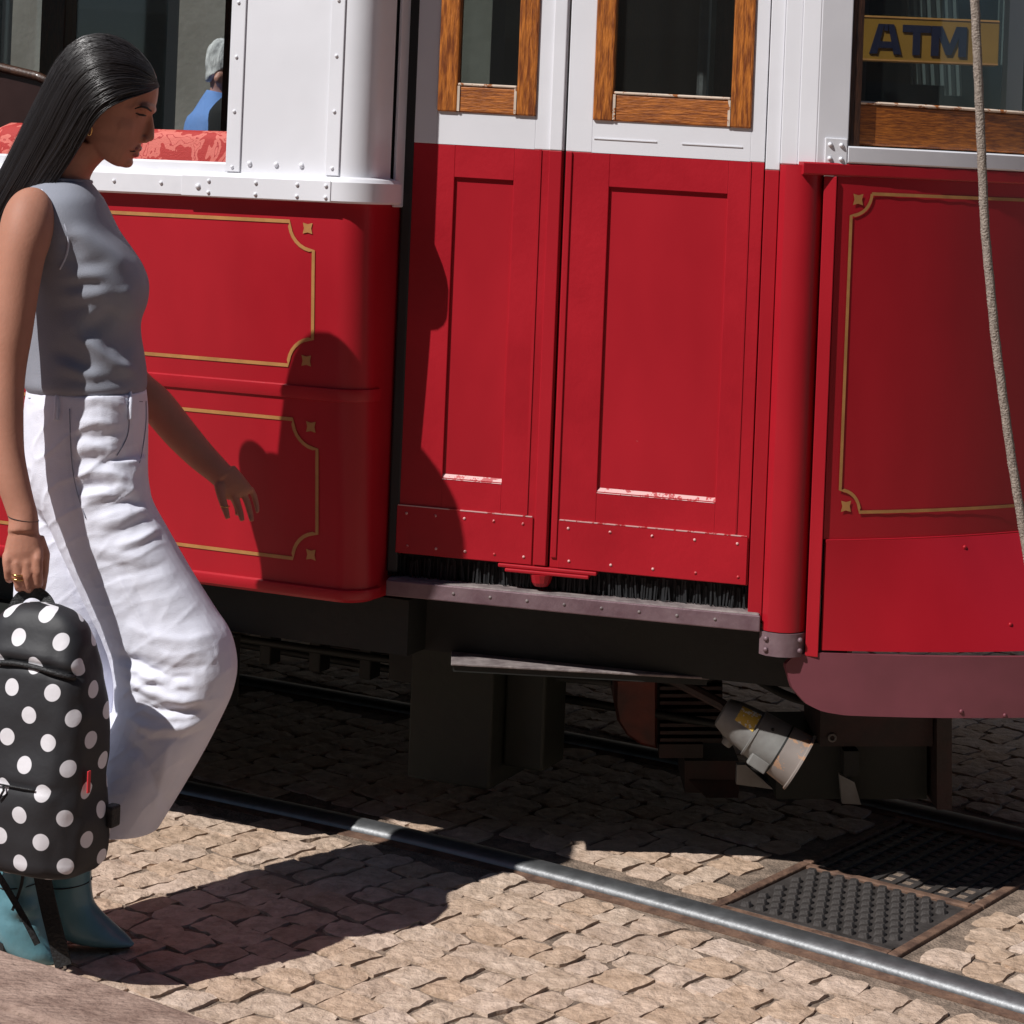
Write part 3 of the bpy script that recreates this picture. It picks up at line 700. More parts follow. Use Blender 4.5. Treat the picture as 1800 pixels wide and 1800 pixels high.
# floor and roof follow the outline
outl = [TA(U0, 0.02, 0), TA(.16, .02, 0), TA(.17, .30, 0), TB(.10, .10, 0), TB(.82, .06, 0)] + plan_c(0.02, SM - .02, -.03, 20)[0]; outl = [Vector((p.x, p.y, 0)) for p in outl]
tail = [mir(p) for p in reversed(outl[:5])]; poly = outl + tail
def slab(name, z0, z1, m, grow=0.0):
    c = sum(poly, Vector()) / len(poly); q = [p + (p - c).normalized() * grow for p in poly]; n = len(q)
    v = [Vector((p.x, p.y, z0)) for p in q] + [Vector((p.x, p.y, z1)) for p in q]
    return MB().add(v, [tuple(range(n))[::-1], tuple(range(n, 2 * n))] + [(i, (i + 1) % n, n + (i + 1) % n, n + i) for i in range(n)]).build(name, m, tram)
slab('floor', .60, .63, M['floor'], -.06); slab('ceiling', 2.36, 2.39, M['ceil'], -.08); slab('roof', 2.401, 2.48, M['white'], .05)
MB().box(TA, U0 - .03, U0, .03, WF - .03, .55, 2.40).build('rear_bulkhead', M['wood_dark'], tram)
# bulkhead between saloon and platform, with its doorway
b = MB(); b.box(TA, .10, .13, .35, .6, .63, 2.36); b.box(TA, .10, .13, 1.6, WF - .05, .63, 2.36); b.build('bulkhead', M['wood_dark'], tram)
MB().tube([TB(.5, .55, .63), TB(.5, .55, 2.36)], .014, 10).build('grab_pole', M['steel'], tram)
MB().tube([TB(.20, .7, .63), TB(.20, .7, 2.36)], .014, 10).build('grab_pole', M['steel'], tram)
cabin = MB(); cabin.box(TB, .80, 1.0, .55, .85, .63, 1.45, .02); cabin.build('controller_stand', M['black'], tram)
# seats seen through the saloon window
def bench(u0, u1, w0, w1, top, name='seat_back'):
    o = MB().box(TA, u0, u1, w0, w1, .95, top, .02).build(name, M['damask'], tram, smooth=True, ang=50); return o
bench(-.60, -.045, .10, .155, 1.482)
o = MB(); P = [TA(u, .35, z) for u, z in ((-1.12, 1.0), (-1.11, 1.50), (-1.095, 1.575), (-1.06, 1.612), (-1.0, 1.625), (-.90, 1.618), (-.80, 1.60), (-.745, 1.58), (-.74, 1.45), (-.735, 1.0))]
b = MB(); n = len(P); b.add(P + [p + ay * .06 for p in P], [tuple(range(n)), tuple(range(2 * n - 1, n - 1, -1))] + [(i, i + n, (i + 1) % n + n, (i + 1) % n) for i in range(n)]); st = b.build('high_seat_back', M['maroon_leather'], tram)
MB().tube([p - ay * .004 for p in P[1:-2]], .011, 8).build('top_rail', M['wood_dark'], st, smooth=True)
MB().box(TA, -.72, -.595, .07, .165, 1.0, 1.486, .035).build('seat_arm', M['damask'], tram, smooth=True, ang=50)
b = MB(); b.box(TA, -3.8, -1.1, .1, .55, .63, 1.05, .03); b.box(TA, -3.8, -1.1, .1, .16, 1.05, 1.46, .03); b.build('bench_seat', M['damask'], tram, smooth=True, ang=50)
b = MB(); b.box(TA, -3.8, -1.5, WF - .55, WF - .1, .63, 1.05, .03); b.box(TA, -3.8, -1.5, WF - .16, WF - .1, 1.05, 1.40, .03); b.build('bench_seat', M['damask'], tram, smooth=True, ang=50)

# ---------------------------------------------------------------- underframe and running gear
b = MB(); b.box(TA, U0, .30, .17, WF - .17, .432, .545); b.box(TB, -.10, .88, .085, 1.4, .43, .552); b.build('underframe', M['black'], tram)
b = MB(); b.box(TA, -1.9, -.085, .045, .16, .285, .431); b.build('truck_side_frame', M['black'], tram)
# footboard below the doors, right end set further in
a_st = math.radians(12)
def TF(u, w, z): return TB(.10 + u * math.cos(a_st) - w * math.sin(a_st), -.02 + u * math.sin(a_st) + w * math.cos(a_st), z)
fb = MB().box(TF, 0, .52, 0, .16, .428, .433, .0015).build('footboard', M['sill_top'], tram); MB().box(TF, .004, .516, .006, .155, .415, .4275).build('footboard_frame', M['black'], fb)
for u in (.1, .46): MB().box(TF, u, u + .03, .12, .15, .4325, .5, 0).build('footboard_hanger', M['black'], tram)
def frame_at(p, ang):
    c, s = math.cos(ang), math.sin(ang)
    return lambda u, w, z: Vector((p.x + u * c - w * s, p.y + u * s + w * c, z))
pB = W(878, 1300, 4.55); TX = frame_at(Vector((pB.x, pB.y, 0)), -TH)
def zpx(px, py, y): return W(px, py, y).z
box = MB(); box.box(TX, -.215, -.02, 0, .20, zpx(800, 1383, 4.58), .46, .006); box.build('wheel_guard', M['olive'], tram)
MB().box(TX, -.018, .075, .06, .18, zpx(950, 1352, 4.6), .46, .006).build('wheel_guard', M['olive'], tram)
b = MB(); b.box(TX, -.30, -.218, .06, .12, .30, .45, .004); b.box(TX, -.9, -.218, .2, .3, .36, .44, .004)
for u in (-.42, -.55, -.68): b.box(TX, u, u + .03, .15, .2, .27, .40, .004)
b.build('brake_rigging', M['black'], tram)
for P_ in ([TX(-1.1, .1, .34), TX(-.3, .1, .33), TX(.2, .12, .35)], [TX(-1.0, .28, .28), TX(-.22, .3, .26), TX(.5, .32, .24)], [TX(.1, .3, .42), TX(.16, .3, .33), TX(.3, .3, .30), TX(.42, .3, .36), TX(.46, .3, .44)], [TX(.45, .2, .40), TX(.6, .2, .33), TX(.75, .2, .38)]): MB().tube([Vector(p) for p in smooth_path(P_, 24)], .009, 8).build('brake_rod', M['black'], tram, smooth=True)
for k in range(5): MB().box(TX, -.62 + .03 * k, -.24 - .03 * k, .32, .38, .28 + .016 * k, .293 + .016 * k, .002).build('leaf_spring', M['iron'], tram)
def wheel(p, r=.33):
    rings = []; n = 28
    for w, rr in ((-.05, .1), (-.05, .3), (-.045, r), (.02, r), (.022, r + .025), (.05, r + .025), (.05, .28), (.05, .1)):
        rings.append([p + ay * w + (ax * math.cos(2 * math.pi * k / n) + Vector((0, 0, 1)) * math.sin(2 * math.pi * k / n)) * rr for k in range(n)])
    return MB().loft(rings).build('wheel', M['iron'], tram, smooth=True, ang=40)
for uu in (-1.55, -3.3):
    for pth in (rail_a, rail_b):
        q = min((Vector(p) for p in pth), key=lambda p: abs((p - P0).dot(ax) - (uu + .0))); wheel(Vector((q.x, q.y, .35)) + ay * .02)
# traction motor
ym = 4.75
def ring_px(cx, cy, rx, ry, y, n=20): return [W(cx + rx * math.cos(2 * math.pi * k / n), cy + ry * math.sin(2 * math.pi * k / n), y) for k in range(n)]
b = MB(); rr = []; bell = ((1155, 1185), (1155, 1316), (1128, 1309), (1102, 1292), (1085, 1266), (1079, 1236), (1080, 1185))
for dy, k in ((-.02, .86), (0, 1), (.3, 1), (.32, .8)): rr.append([W(1118 + (px - 1118) * k, 1250 + (py - 1250) * k, ym) + Vector((0, dy, 0)) for px, py in bell])
mo = b.loft(rr).build('motor_end_bell', M['motor_red'], tram)
Tm = lambda u, w, z: W(u, z, ym) + Vector((0, w, 0))
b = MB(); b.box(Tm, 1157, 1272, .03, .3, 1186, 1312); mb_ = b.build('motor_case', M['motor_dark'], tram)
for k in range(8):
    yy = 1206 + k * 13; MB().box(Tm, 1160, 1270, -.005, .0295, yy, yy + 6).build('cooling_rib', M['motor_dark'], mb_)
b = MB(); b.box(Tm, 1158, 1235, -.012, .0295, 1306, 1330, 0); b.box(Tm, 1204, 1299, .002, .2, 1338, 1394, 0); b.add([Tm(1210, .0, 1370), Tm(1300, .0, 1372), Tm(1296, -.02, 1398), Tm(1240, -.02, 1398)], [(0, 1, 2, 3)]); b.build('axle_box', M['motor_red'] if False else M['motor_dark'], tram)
# grey canister slung under the front
yc = 4.42; c0, c1 = W(1279, 1257, yc), W(1398, 1335, yc - .03); axd = (c1 - c0).normalized(); sx = axd.cross(Vector((0, -1, 0))).normalized(); sy = axd.cross(sx); Lc = (c1 - c0).length; S = yc * SC
def cone(name, prof, m, par=None):
    rr = [[c0 + axd * (t * Lc) + (sx * math.cos(2 * math.pi * k / 26) + sy * math.sin(2 * math.pi * k / 26)) * r * S for k in range(26)] for t, r in prof]
    return MB().loft(rr).build(name, m, par or tram, ang=35)
can = cone('canister', [(-.09, 22), (-.07, 27), (.02, 31), (.08, 34), (.38, 40), (.385, 42.5), (.76, 46)], M['lampgrey'])
cone('canister_band', [(.385, 44.2), (.41, 44.6)], M['lampgrey'], can); cone('canister_band', [(.755, 46.8), (.775, 47.2)], M['black'], can)
cone('canister_skirt', [(.777, 46.5), (1.04, 50), (1.05, 53.5), (1.075, 53.8), (1.075, 47), (1.0, 44)], M['canrust'], can)
def on_can(t, ang, lift=.0): # a point on the canister's shell
    r = interp([0, .38, .385, .76, 1.05], [31, 40, 42.5, 46, 50], t) * S + lift; return c0 + axd * (t * Lc) + (sx * math.cos(ang) + sy * math.sin(ang)) * r
def patch(t0, t1, a0, a1, lift, name, m, par):
    nt_, na = 6, 8; v = [on_can(t0 + (t1 - t0) * i / (nt_ - 1), math.radians(a0 + (a1 - a0) * j / (na - 1)), lift) for i in range(nt_) for j in range(na)]
    return MB().add(v, [(i * na + j, i * na + j + 1, (i + 1) * na + j + 1, (i + 1) * na + j) for i in range(nt_ - 1) for j in range(na - 1)]).build(name, m, par)
fa = math.degrees(math.atan2(Vector((0, -1, 0)).dot(sy), Vector((0, -1, 0)).dot(sx)))      # angle that faces the street
up_s = 1 if on_can(.5, math.radians(fa + 60)).z > on_can(.5, math.radians(fa - 60)).z else -1
patch(.10, .36, fa + up_s * 8, fa + up_s * 62, .0012, 'sticker', M['sticker'], can)
b = MB(); q = on_can(.62, math.radians(fa - up_s * 48), .004); TQ = lambda u, w, z: q + axd * u + Vector((0, -1, 0)) * w + sx * z
b.box(TQ, -.02, .02, -.006, .008, -.012, .012, .002); b.build('latch', M['lampgrey'], can)
rv = MB(); rv.dome(on_can(.56, math.radians(fa + up_s * 38)), on_can(.56, math.radians(fa + up_s * 38), .01) - on_can(.56, math.radians(fa + up_s * 38)), .004, .003); rv.build('bolt', M['black'], can)
MB().tube([W(1275, 1310, yc + .02), W(1282, 1300, yc + .02), W(1290, 1292, yc + .02)], [.010, .013, .012], 10).build('canister_spigot', M['lampgrey'], can, smooth=True)
MB().tube([W(1180, 1192, yc + .1), W(1268, 1238, yc + .05), W(1300, 1262, yc + .03)], .012, 8).build('canister_bracket', M['motor_dark'], tram)
# bumper beam and lifeguard gear at the right
yb = 4.50; Tb = lambda u, w, z: W(u, z, yb) + Vector((0, w, 0))
b = MB(); b.box(Tb, 1442, 1640, 0, .25, 1240, 1312, .0); b.build('bumper_beam', M['motor_dark'], tram)
b = MB(); b.box(Tb, 1368, 1634, .03, .3, 1313, 1412); b.build('lifeguard_box', M['olive'], tram)
MB().box(Tb, 1642, 1668, -.03, .12, 1235, 1416, .006).build('guard_post', M['motor_dark'], tram)
b = MB(); b.box(Tb, 1482, 1508, -.012, .025, 1318, 1362, .004); b.build('coupling_pocket', M['black'], tram)
b = MB(); b.add([Tb(1476, .0, 1362), Tb(1502, .0, 1375), Tb(1515, .01, 1417), Tb(1482, .01, 1415), Tb(1476, .02, 1362), Tb(1502, .02, 1375), Tb(1515, .03, 1417), Tb(1482, .03, 1415)], [(0, 1, 2, 3), (7, 6, 5, 4), (0, 4, 5, 1), (1, 5, 6, 2), (2, 6, 7, 3), (3, 7, 4, 0)]); b.build('coupling_tongue', M['lampgrey'], tram)
ringv = [W(1463 + 6 * math.cos(2 * math.pi * k / 16), 1297 + 6 * math.sin(2 * math.pi * k / 16), yb - .004) for k in range(17)]; MB().tube(ringv, .0022, 6, caps=False).build('bolt_ring', M['lampgrey'], tram)
b = MB(); b.add([Tb(1300, .05, 1356), Tb(1315, .05, 1356), Tb(1366, .06, 1402), Tb(1300, .06, 1393), Tb(1300, .07, 1356), Tb(1315, .07, 1356), Tb(1366, .08, 1402), Tb(1300, .08, 1393)], [(0, 1, 2, 3), (7, 6, 5, 4), (0, 4, 5, 1), (1, 5, 6, 2), (2, 6, 7, 3), (3, 7, 4, 0)]); b.build('gusset_plate', M['lampgrey'], tram)

# ================================================================== behind the tram
M['plaster'] = mat('beige_stone_wall', (.34, .31, .27), .8, col2=(.26, .235, .2), vscale=3, bump=.2, bscale=30)
M['shopglass'] = mat('dark_shop_glass', (.012, .016, .02), .06, spec=.5)
M['shopframe'] = mat('dark_shop_frame', (.03, .032, .034), .4)
M['curtain'] = mat('blue_grey_display', (.03, .045, .075), .6, col2=(.008, .012, .018), vscale=2.2)
M['shirtdisp'] = mat('pale_display', (.36, .36, .38), .7)
M['atm_yellow'] = mat('sign_yellow', (.26, .13, .012), .55, var=.08)
M['atm_blue'] = mat('sign_dark_blue', (.012, .014, .035), .4)
M['green'] = mat('green_awning', (.02, .10, .05), .6)
YF = 9.6
def TFc(u, w, z): return Vector((u, YF + w, z))
fac = root('shop_building', (0, YF, 0), 'beige stone shop building across the street, seen through the tram windows', 'building')
X = lambda px, y=YF: W(px, 200, y).x
Z = lambda py, y=YF: W(900, py, y).z
bays = [(-9, X(15)), (X(66), X(308)), (X(432), X(792)), (X(858), X(1085)), (X(1092), X(1298)), (X(1500), X(1930)), (X(2000), 7.5)]
edges = [-14.0]
wall = MB(); xs = [-14.0]
for a, b_ in bays: xs += [a, b_]
xs += [13.0]
for i in range(0, len(xs), 2): wall.box(TFc, xs[i], xs[i + 1], 0, .4, -.02, 3.4)
wall.box(TFc, -14, 13, 0, .4, 3.4, 11); 
for a, b_ in bays: wall.box(TFc, a, b_, 0, .4, -.02, .5)
wall.build('wall', M['plaster'], fac)
for a, b_ in bays:
    fr = MB(); fr.box(TFc, a, a + .06, .06, .14, .5, 3.4); fr.box(TFc, b_ - .06, b_, .06, .14, .5, 3.4); fr.box(TFc, a + .06, b_ - .06, .06, .14, 3.3, 3.4); fr.box(TFc, a + .06, b_ - .06, .06, .14, .5, .58)
    w_ = fr.build('shop_window', M['shopframe'], fac)
    MB().box(TFc, a + .06, b_ - .06, .1, .105, .58, 3.3).build('pane', M['glass'], w_)
    MB().box(TFc, a, b_, .36, .40, .5, 3.4).build('display_backing', M['curtain'], w_)
for i, x in enumerate(np.arange(-12, 12, 2.4)):
    for z in (4.6, 7.8):
        f = MB().box(TFc, x, x + 1.1, -.03, .02, z, z + 2.0, .02).build('upper_window', M['shopframe'], fac); MB().box(TFc, x + .08, x + 1.02, -.036, -.031, z + .08, z + 1.92).build('pane', M['shopglass'], f)
# clothes on display and a green blind in the shop windows
def display(px0, px1, py0, py1, lean, m, name, label):
    y = YF + .24; a, b_ = W(px0, py0, y), W(px1, py1, y); n = 7; v = []
    for k in range(n):
        t = k / (n - 1); x = a.x + (b_.x - a.x) * t; yy = y + .018 * math.sin(k * 2.1); v += [(x, yy, a.z), (x + lean, yy, b_.z)]
    f = [(2 * i, 2 * i + 1, 2 * i + 3, 2 * i + 2) for i in range(n - 1)]
    v2 = [(x, yy + .03, z) for x, yy, z in v]; k = len(v); f2 = [tuple(i + k for i in reversed(q)) for q in f]; rim = [(0, k, k + 1, 1), (2 * n - 2, 2 * n - 1, k + 2 * n - 1, k + 2 * n - 2)]
    rim += [(2 * i, 2 * i + 2, k + 2 * i + 2, k + 2 * i) for i in range(n - 1)] + [(2 * i + 1, k + 2 * i + 1, k + 2 * i + 3, 2 * i + 3) for i in range(n - 1)]
    o = mesh(name, v + v2, f + f2 + rim, m, base=(a.x, y, b_.z)); tag(o, label, 'garment' if 'garment' in name else 'blind')
for i, (p0, p1, q1, ln) in enumerate(((1592, 1612, 148, .05), (1620, 1645, 150, .05), (1652, 1672, 168, .05), (1760, 1790, 115, .0))):
    display(p0, p1, -60, q1, ln, M['shirtdisp'], 'hanging_garment', ['pale garment hanging behind the letter T of the ATM sign', 'pale garment hanging between the letters T and M of the sign', 'longest pale garment hanging behind the letter M of the sign', 'pale garment hanging right of the rope in the shop window'][i])
display(1092, 1122, -80, 55, .0, M['green'], 'window_blind', 'small green blind in the shop window behind the wide door leaf')

# ATM sign standing out from the shop front
ya = 8.9
sA, sB = W(1512, 106, ya), W(1758, 36, ya); sg = root('atm_sign', (.5 * (sA.x + sB.x), ya, sA.z), 'yellow ATM sign with dark blue letters seen through the front tram window', 'sign')
def TS2(u, w, z): return Vector((sA.x + u, ya + w, sA.z + z))
SWd, SHt = sB.x - sA.x, sB.z - sA.z
MB().box(TS2, 0, SWd, 0, .06, 0, SHt, .004).build('board', M['atm_yellow'], sg)
b = MB(); b.box(TS2, .1, .15, .061, .7, SHt * .4, SHt * .6); b.box(TS2, SWd - .15, SWd - .1, .061, .7, SHt * .4, SHt * .6); b.build('bracket', M['shopframe'], sg)
MB().box(TS2, .002, SWd - .002, -.003, -.0005, .002, .008).build('edge_line', M['gold'], sg); MB().box(TS2, .002, SWd - .002, -.003, -.0005, SHt - .008, SHt - .002).build('edge_line', M['gold'], sg)
lh = SHt * .66; lz = SHt * .16
LET = {'A': [[(0, 0), (.24, 0), (.44, 1), (.26, 1)], [(.56, 1), (.74, 1), (1, 0), (.76, 0)], [(.44, 1), (.56, 1), (.56, .78), (.5, .78), (.44, .78)], [(.25, .2), (.75, .2), (.70, .42), (.30, .42)]],
       'T': [[(0, 1), (1, 1), (1, .76), (0, .76)], [(.37, .76), (.63, .76), (.63, 0), (.37, 0)]],
       'M': [[(0, 0), (.22, 0), (.22, 1), (0, 1)], [(.78, 0), (1, 0), (1, 1), (.78, 1)], [(.22, 1), (.30, 1), (.52, .40), (.52, .05), (.42, .05), (.22, .62)], [(.78, 1), (.70, 1), (.52, .40), (.52, .05), (.58, .05), (.78, .62)]]}
cx_ = .062 * SWd
for ch, wd in (('A', .232), ('T', .205), ('M', .255)):
    b = MB()
    for q, pl in enumerate(LET[ch]):
        n = len(pl); e = .0002 * q; P = [TS2(cx_ + x * wd * SWd, -.006 - e, lz + y * lh) for x, y in pl]; P2 = [TS2(cx_ + x * wd * SWd, -.0005, lz + y * lh) for x, y in pl]
        b.add(P + P2, [tuple(range(n)), tuple(range(2 * n - 1, n - 1, -1))] + [(i, (i + 1) % n, n + (i + 1) % n, n + i) for i in range(n)])
    b.build('letter', M['atm_blue'], sg); cx_ += (wd + .004) * SWd
# the trolley rope
rp = [W(1700, -260, 4.02), W(1711, -60, 4.02), W(1722, 190, 4.02), W(1731, 400, 4.02), W(1750, 600, 4.02), W(1777, 800, 4.02), W(1800, 940, 4.02), W(1830, 1120, 4.02)]
rp = [Vector(p) for p in smooth_path(rp, 260)]
b = MB(); b.tube(rp, .0084, 10)
for ph in range(3):
    hel = []
    for i, p in enumerate(rp):
        for sub in range(1): 
            a = i * 1.9 + ph * 2.09; hel.append(p + Vector((math.cos(a), math.sin(a), 0)) * .0030)
    b.tube(hel, .0066, 7)
o = b.build('trolley_rope', M['rope'], None, smooth=True, base=tuple(rp[-1])); tag(o, 'grey hemp rope hanging in front of the tram front', 'rope')

# the other side of the street, behind the photographer (shades and reflects)
M['facade2'] = mat('grey_facade', (.16, .155, .15), .8, var=.12, vscale=2)
hs = root('town_house', (0, -8, 0), 'grey town house across the street behind the viewer', 'building')
TH2 = lambda u, w, z: Vector((u, -8 - w, z))
MB().box(TH2, -26, 26, 0, 8, -.02, 11).build('wall', M['facade2'], hs)
for x in np.arange(-20, 20, 2.6):
    for z in (.3, 4.0, 7.6):
        f = MB().box(TH2, x, x + 1.2, -.05, -.002, z, z + 2.3, .02).build('window', M['shopframe'], hs); MB().box(TH2, x + .1, x + 1.1, -.058, -.051, z + .1, z + 2.2).build('pane', M['shopglass'], f)

# ================================================================== the woman
M['skin'] = mat('tan_skin', (.43, .20, .135), .58, sss=.08, var=.06, vscale=14, bump=.06, bscale=160, spec=.25)
M['hair'] = mat('black_hair', (.008, .0065, .0065), .62, spec=.3)
M['hair_strand'] = mat('black_hair_strand', (.013, .010, .010), .33, spec=.7)
M['top'] = mat('grey_blue_cotton', (.275, .288, .335), .85, var=.05, vscale=9, bump=.12, bscale=420, spec=.25)
M['trim'] = mat('highlit_seam', (.5, .52, .6), .8)  # armhole hem, made paler than the cloth for its sunlit highlight
M['jeans'] = mat('white_denim', (.755, .765, .86), .85, var=.03, vscale=12, bump=.16, bscale=520, spec=.2)
M['stitch'] = mat('grey_stitching', (.30, .31, .38), .9)
M['teal'] = mat('teal_leather', (.15, .315, .37), .4, col2=(.10, .24, .285), vscale=9, bump=.12, bscale=60, coat=.15)
M['sole'] = mat('dark_sole', (.02, .02, .02), .7)
M['goldm'] = mat('gold_jewellery', (.75, .48, .18), .22, 1.0)
M['brow'] = mat('dark_brow', (.012, .008, .006), .7)
wroot = root('person', G(150, 1662), 'woman with long black hair in a grey sleeveless top and white wide trousers walking past', 'person')

def ell(back, front, y, b, n=28, e=2.0, yaw=0.0, front_n=0.0):
    # a ring between two outline points at depth y with half thickness b
    P, Q = W(*back, y), W(*front, y); c = (P + Q) / 2; a = (Q - P) / 2; R_ = []
    for k in range(n):
        t = 2 * math.pi * k / n; cx, sy_ = math.cos(t), math.sin(t)
        cx = math.copysign(abs(cx) ** (2 / e), cx); sy_ = math.copysign(abs(sy_) ** (2 / e), sy_)
        R_.append(c + a * cx + Vector((0, 1, 0)) * (b * sy_ * (1 - front_n * max(0, cx) ** 2) - yaw * a.x * cx))
    return R_
def densify(st, k=4):
    # smooth the list of stations (back, front, y, b)
    A = np.array([[*s[0], *s[1], s[2], s[3]] for s in st], float); n = len(A); t = np.arange(n); out = []
    for x in np.linspace(0, n - 1, (n - 1) * k + 1):
        i = int(min(max(math.floor(x), 0), n - 2)); f = x - i; p0, p1, p2, p3 = A[max(i - 1, 0)], A[i], A[i + 1], A[min(i + 2, n - 1)]
        q = .5 * ((2 * p1) + (-p0 + p2) * f + (2 * p0 - 5 * p1 + 4 * p2 - p3) * f * f + (-p0 + 3 * p1 - 3 * p2 + p3) * f ** 3)
        out.append(((q[0], q[1]), (q[2], q[3]), q[4], q[5]))
    return out
YH = 3.97
def spl(L, k=5):
    A = np.array(L, float); n = len(A); out = []
    for x in np.linspace(0, n - 1, (n - 1) * k + 1):
        i = int(min(max(math.floor(x), 0), n - 2)); f = x - i; p0, p1, p2, p3 = A[max(i - 1, 0)], A[i], A[i + 1], A[min(i + 2, n - 1)]
        out.append(tuple(.5 * ((2 * p1) + (-p0 + p2) * f + (2 * p0 - 5 * p1 + 4 * p2 - p3) * f * f + (-p0 + 3 * p1 - 3 * p2 + p3) * f ** 3)))
    return out
# ---- body: head, neck, shoulders, arms and hands grown into one skin
b = MB()
ff_ = [(74, 205), (86, 235), (100, 255), (118, 268), (135, 275), (152, 278.5), (165, 278), (180, 275.5), (192, 271.5), (200, 266.5), (206, 262), (216, 259), (228, 256), (240, 252), (252, 247.5), (262, 244), (270, 239), (277, 233), (284, 229.5), (289, 225), (293, 217)]
bb_ = [(74, 165), (86, 138), (100, 122), (118, 112), (135, 108), (152, 107), (165, 108), (180, 111), (192, 115), (200, 119), (206, 123), (216, 131), (228, 140), (240, 148), (252, 155), (262, 163), (270, 172), (277, 180), (284, 190), (289, 198), (293, 208)]
wb = [(74, .020), (86, .044), (100, .057), (118, .067), (135, .0725), (152, .0745), (180, .073), (200, .070), (216, .067), (228, .064), (240, .060), (252, .058), (262, .054), (270, .050), (277, .045), (284, .036), (289, .026), (293, .015)]
rr = []
for (py, fx), (_, bk) in zip(ff_, bb_):
    rr.append(ell((bk, py), (fx, py), YH, interp([q[0] for q in wb], [q[1] for q in wb], py), 36, 2.25, front_n=.34))
b.loft(rr)
def blob(c, r, n=12):                                  # small ellipsoid, r = (x, y, z) metres
    v = []
    for i in range(1, n): 
        ph = math.pi * i / n; v.append([Vector(c) + Vector((r[0] * math.sin(ph) * math.cos(2 * math.pi * k / 16), r[1] * math.sin(ph) * math.sin(2 * math.pi * k / 16), r[2] * math.cos(ph))) for k in range(16)])
    b.loft(v)
# nose, lips, chin, brow ridge, cheek, ear
b.tube([W(262, 199, YH), W(264, 212, YH), W(264, 226, YH), W(262.5, 238, YH)], [.0055, .0062, .0082, .0098], 12)
blob(W(262.5, 241, YH), (.0095, .0095, .0085)); blob(W(255, 246, YH - .0085), (.0085, .007, .0065)); blob(W(255, 246, YH + .0085), (.0085, .007, .0065))
b.tube([W(235, 263, YH - .019), W(242.5, 260.5, YH - .009), W(244, 260.5, YH), W(242.5, 260.5, YH + .009), W(235, 263, YH + .019)], [.003, .0058, .0062, .0058, .003], 10)
b.tube([W(232, 268, YH - .018), W(237.5, 270, YH - .009), W(239, 270.5, YH), W(237.5, 270, YH + .009), W(232, 268, YH + .018)], [.003, .006, .0066, .006, .003], 10)
blob(W(222, 285, YH), (.013, .017, .011))
b.tube([W(247, 190, YH - .046), W(258, 189, YH - .036), W(266, 191, YH - .02), W(269, 193, YH)], [.006, .0078, .008, .007], 10)
b.tube([W(247, 190, YH + .046), W(258, 189, YH + .036), W(266, 191, YH + .02), W(269, 193, YH)], [.006, .0078, .008, .007], 10)
b.tube([W(160, 190, YH - .068), W(154, 197, YH - .072), W(155, 208, YH - .070), W(160, 217, YH - .064)], [.006, .0075, .007, .006], 10)
# neck and torso core
nk = [((78, 215), (196, 268), YH, .050), ((80, 250), (180, 282), YH, .052), ((74, 285), (164, 300), YH, .053), ((62, 310), (157, 318), YH, .058), ((40, 335), (165, 335), YH, .10)]
b.loft([ell(*s, n=28) for s in densify(nk, 3)])
core = [((40, 325), (160, 330), YH, .07), ((22, 352), (180, 356), YH, .118), ((15, 400), (198, 410), YH, .118), ((20, 480), (235, 480), YH, .125), ((30, 570), (232, 570), YH, .11), ((66, 680), (240, 680), YH, .115), ((75, 800), (240, 800), YH, .115)]
b.loft([ell(*s, n=28) for s in densify(core, 3)])
# near arm (hangs, holding the backpack)
na = [(66, 346, 3.866, .006), (63, 350, 3.856, .022), (59, 357, 3.844, .0335), (55, 367, 3.832, .041), (51, 381, 3.822, .0450), (47, 400, 3.812, .0465), (42, 424, 3.802, .0455), (36, 452, 3.794, .0425), (28, 510, 3.785, .0395), (20, 580, 3.775, .037), (13, 640, 3.768, .0335), (9, 690, 3.76, .0325), (8, 740, 3.75, .0325), (13, 800, 3.738, .0295), (24, 850, 3.728, .0275), (34, 885, 3.722, .0255), (41, 910, 3.718, .0250), (41, 935, 3.714, .0265)]
na = spl(na); b.tube([W(p[0], p[1], p[2]) for p in na], [p[3] for p in na], 36)
b.loft([ell((22, 915), (63, 915), 3.716, .019, 16), ell((12, 945), (70, 940), 3.712, .0195, 16), ell((6, 972), (75, 965), 3.708, .0185, 16), ell((5, 992), (76, 988), 3.706, .015, 16)])
for x0, yk, x1, yt in ((13, 985, 16, 1018), (30, 990, 33, 1034), (48, 989, 50, 1036), (66, 983, 67, 1028)):
    b.tube([W(x0, yk - 12, 3.703), W(x0, yk, 3.697), W((x0 + x1) / 2, (yk + yt) / 2, 3.695), W(x1, yt - 4, 3.700), W(x1 + 1, yt, 3.716), W(x1 + 1, yt - 12, 3.730), W(x1, yt - 26, 3.735)], [.0088, .0095, .0088, .0086, .0082, .0075, .006], 10)
b.tube([W(66, 945, 3.718), W(77, 975, 3.725), W(76, 1005, 3.735), W(73, 1030, 3.737), W(72, 1046, 3.735)], [.012, .0115, .0098, .0088, .006], 10)
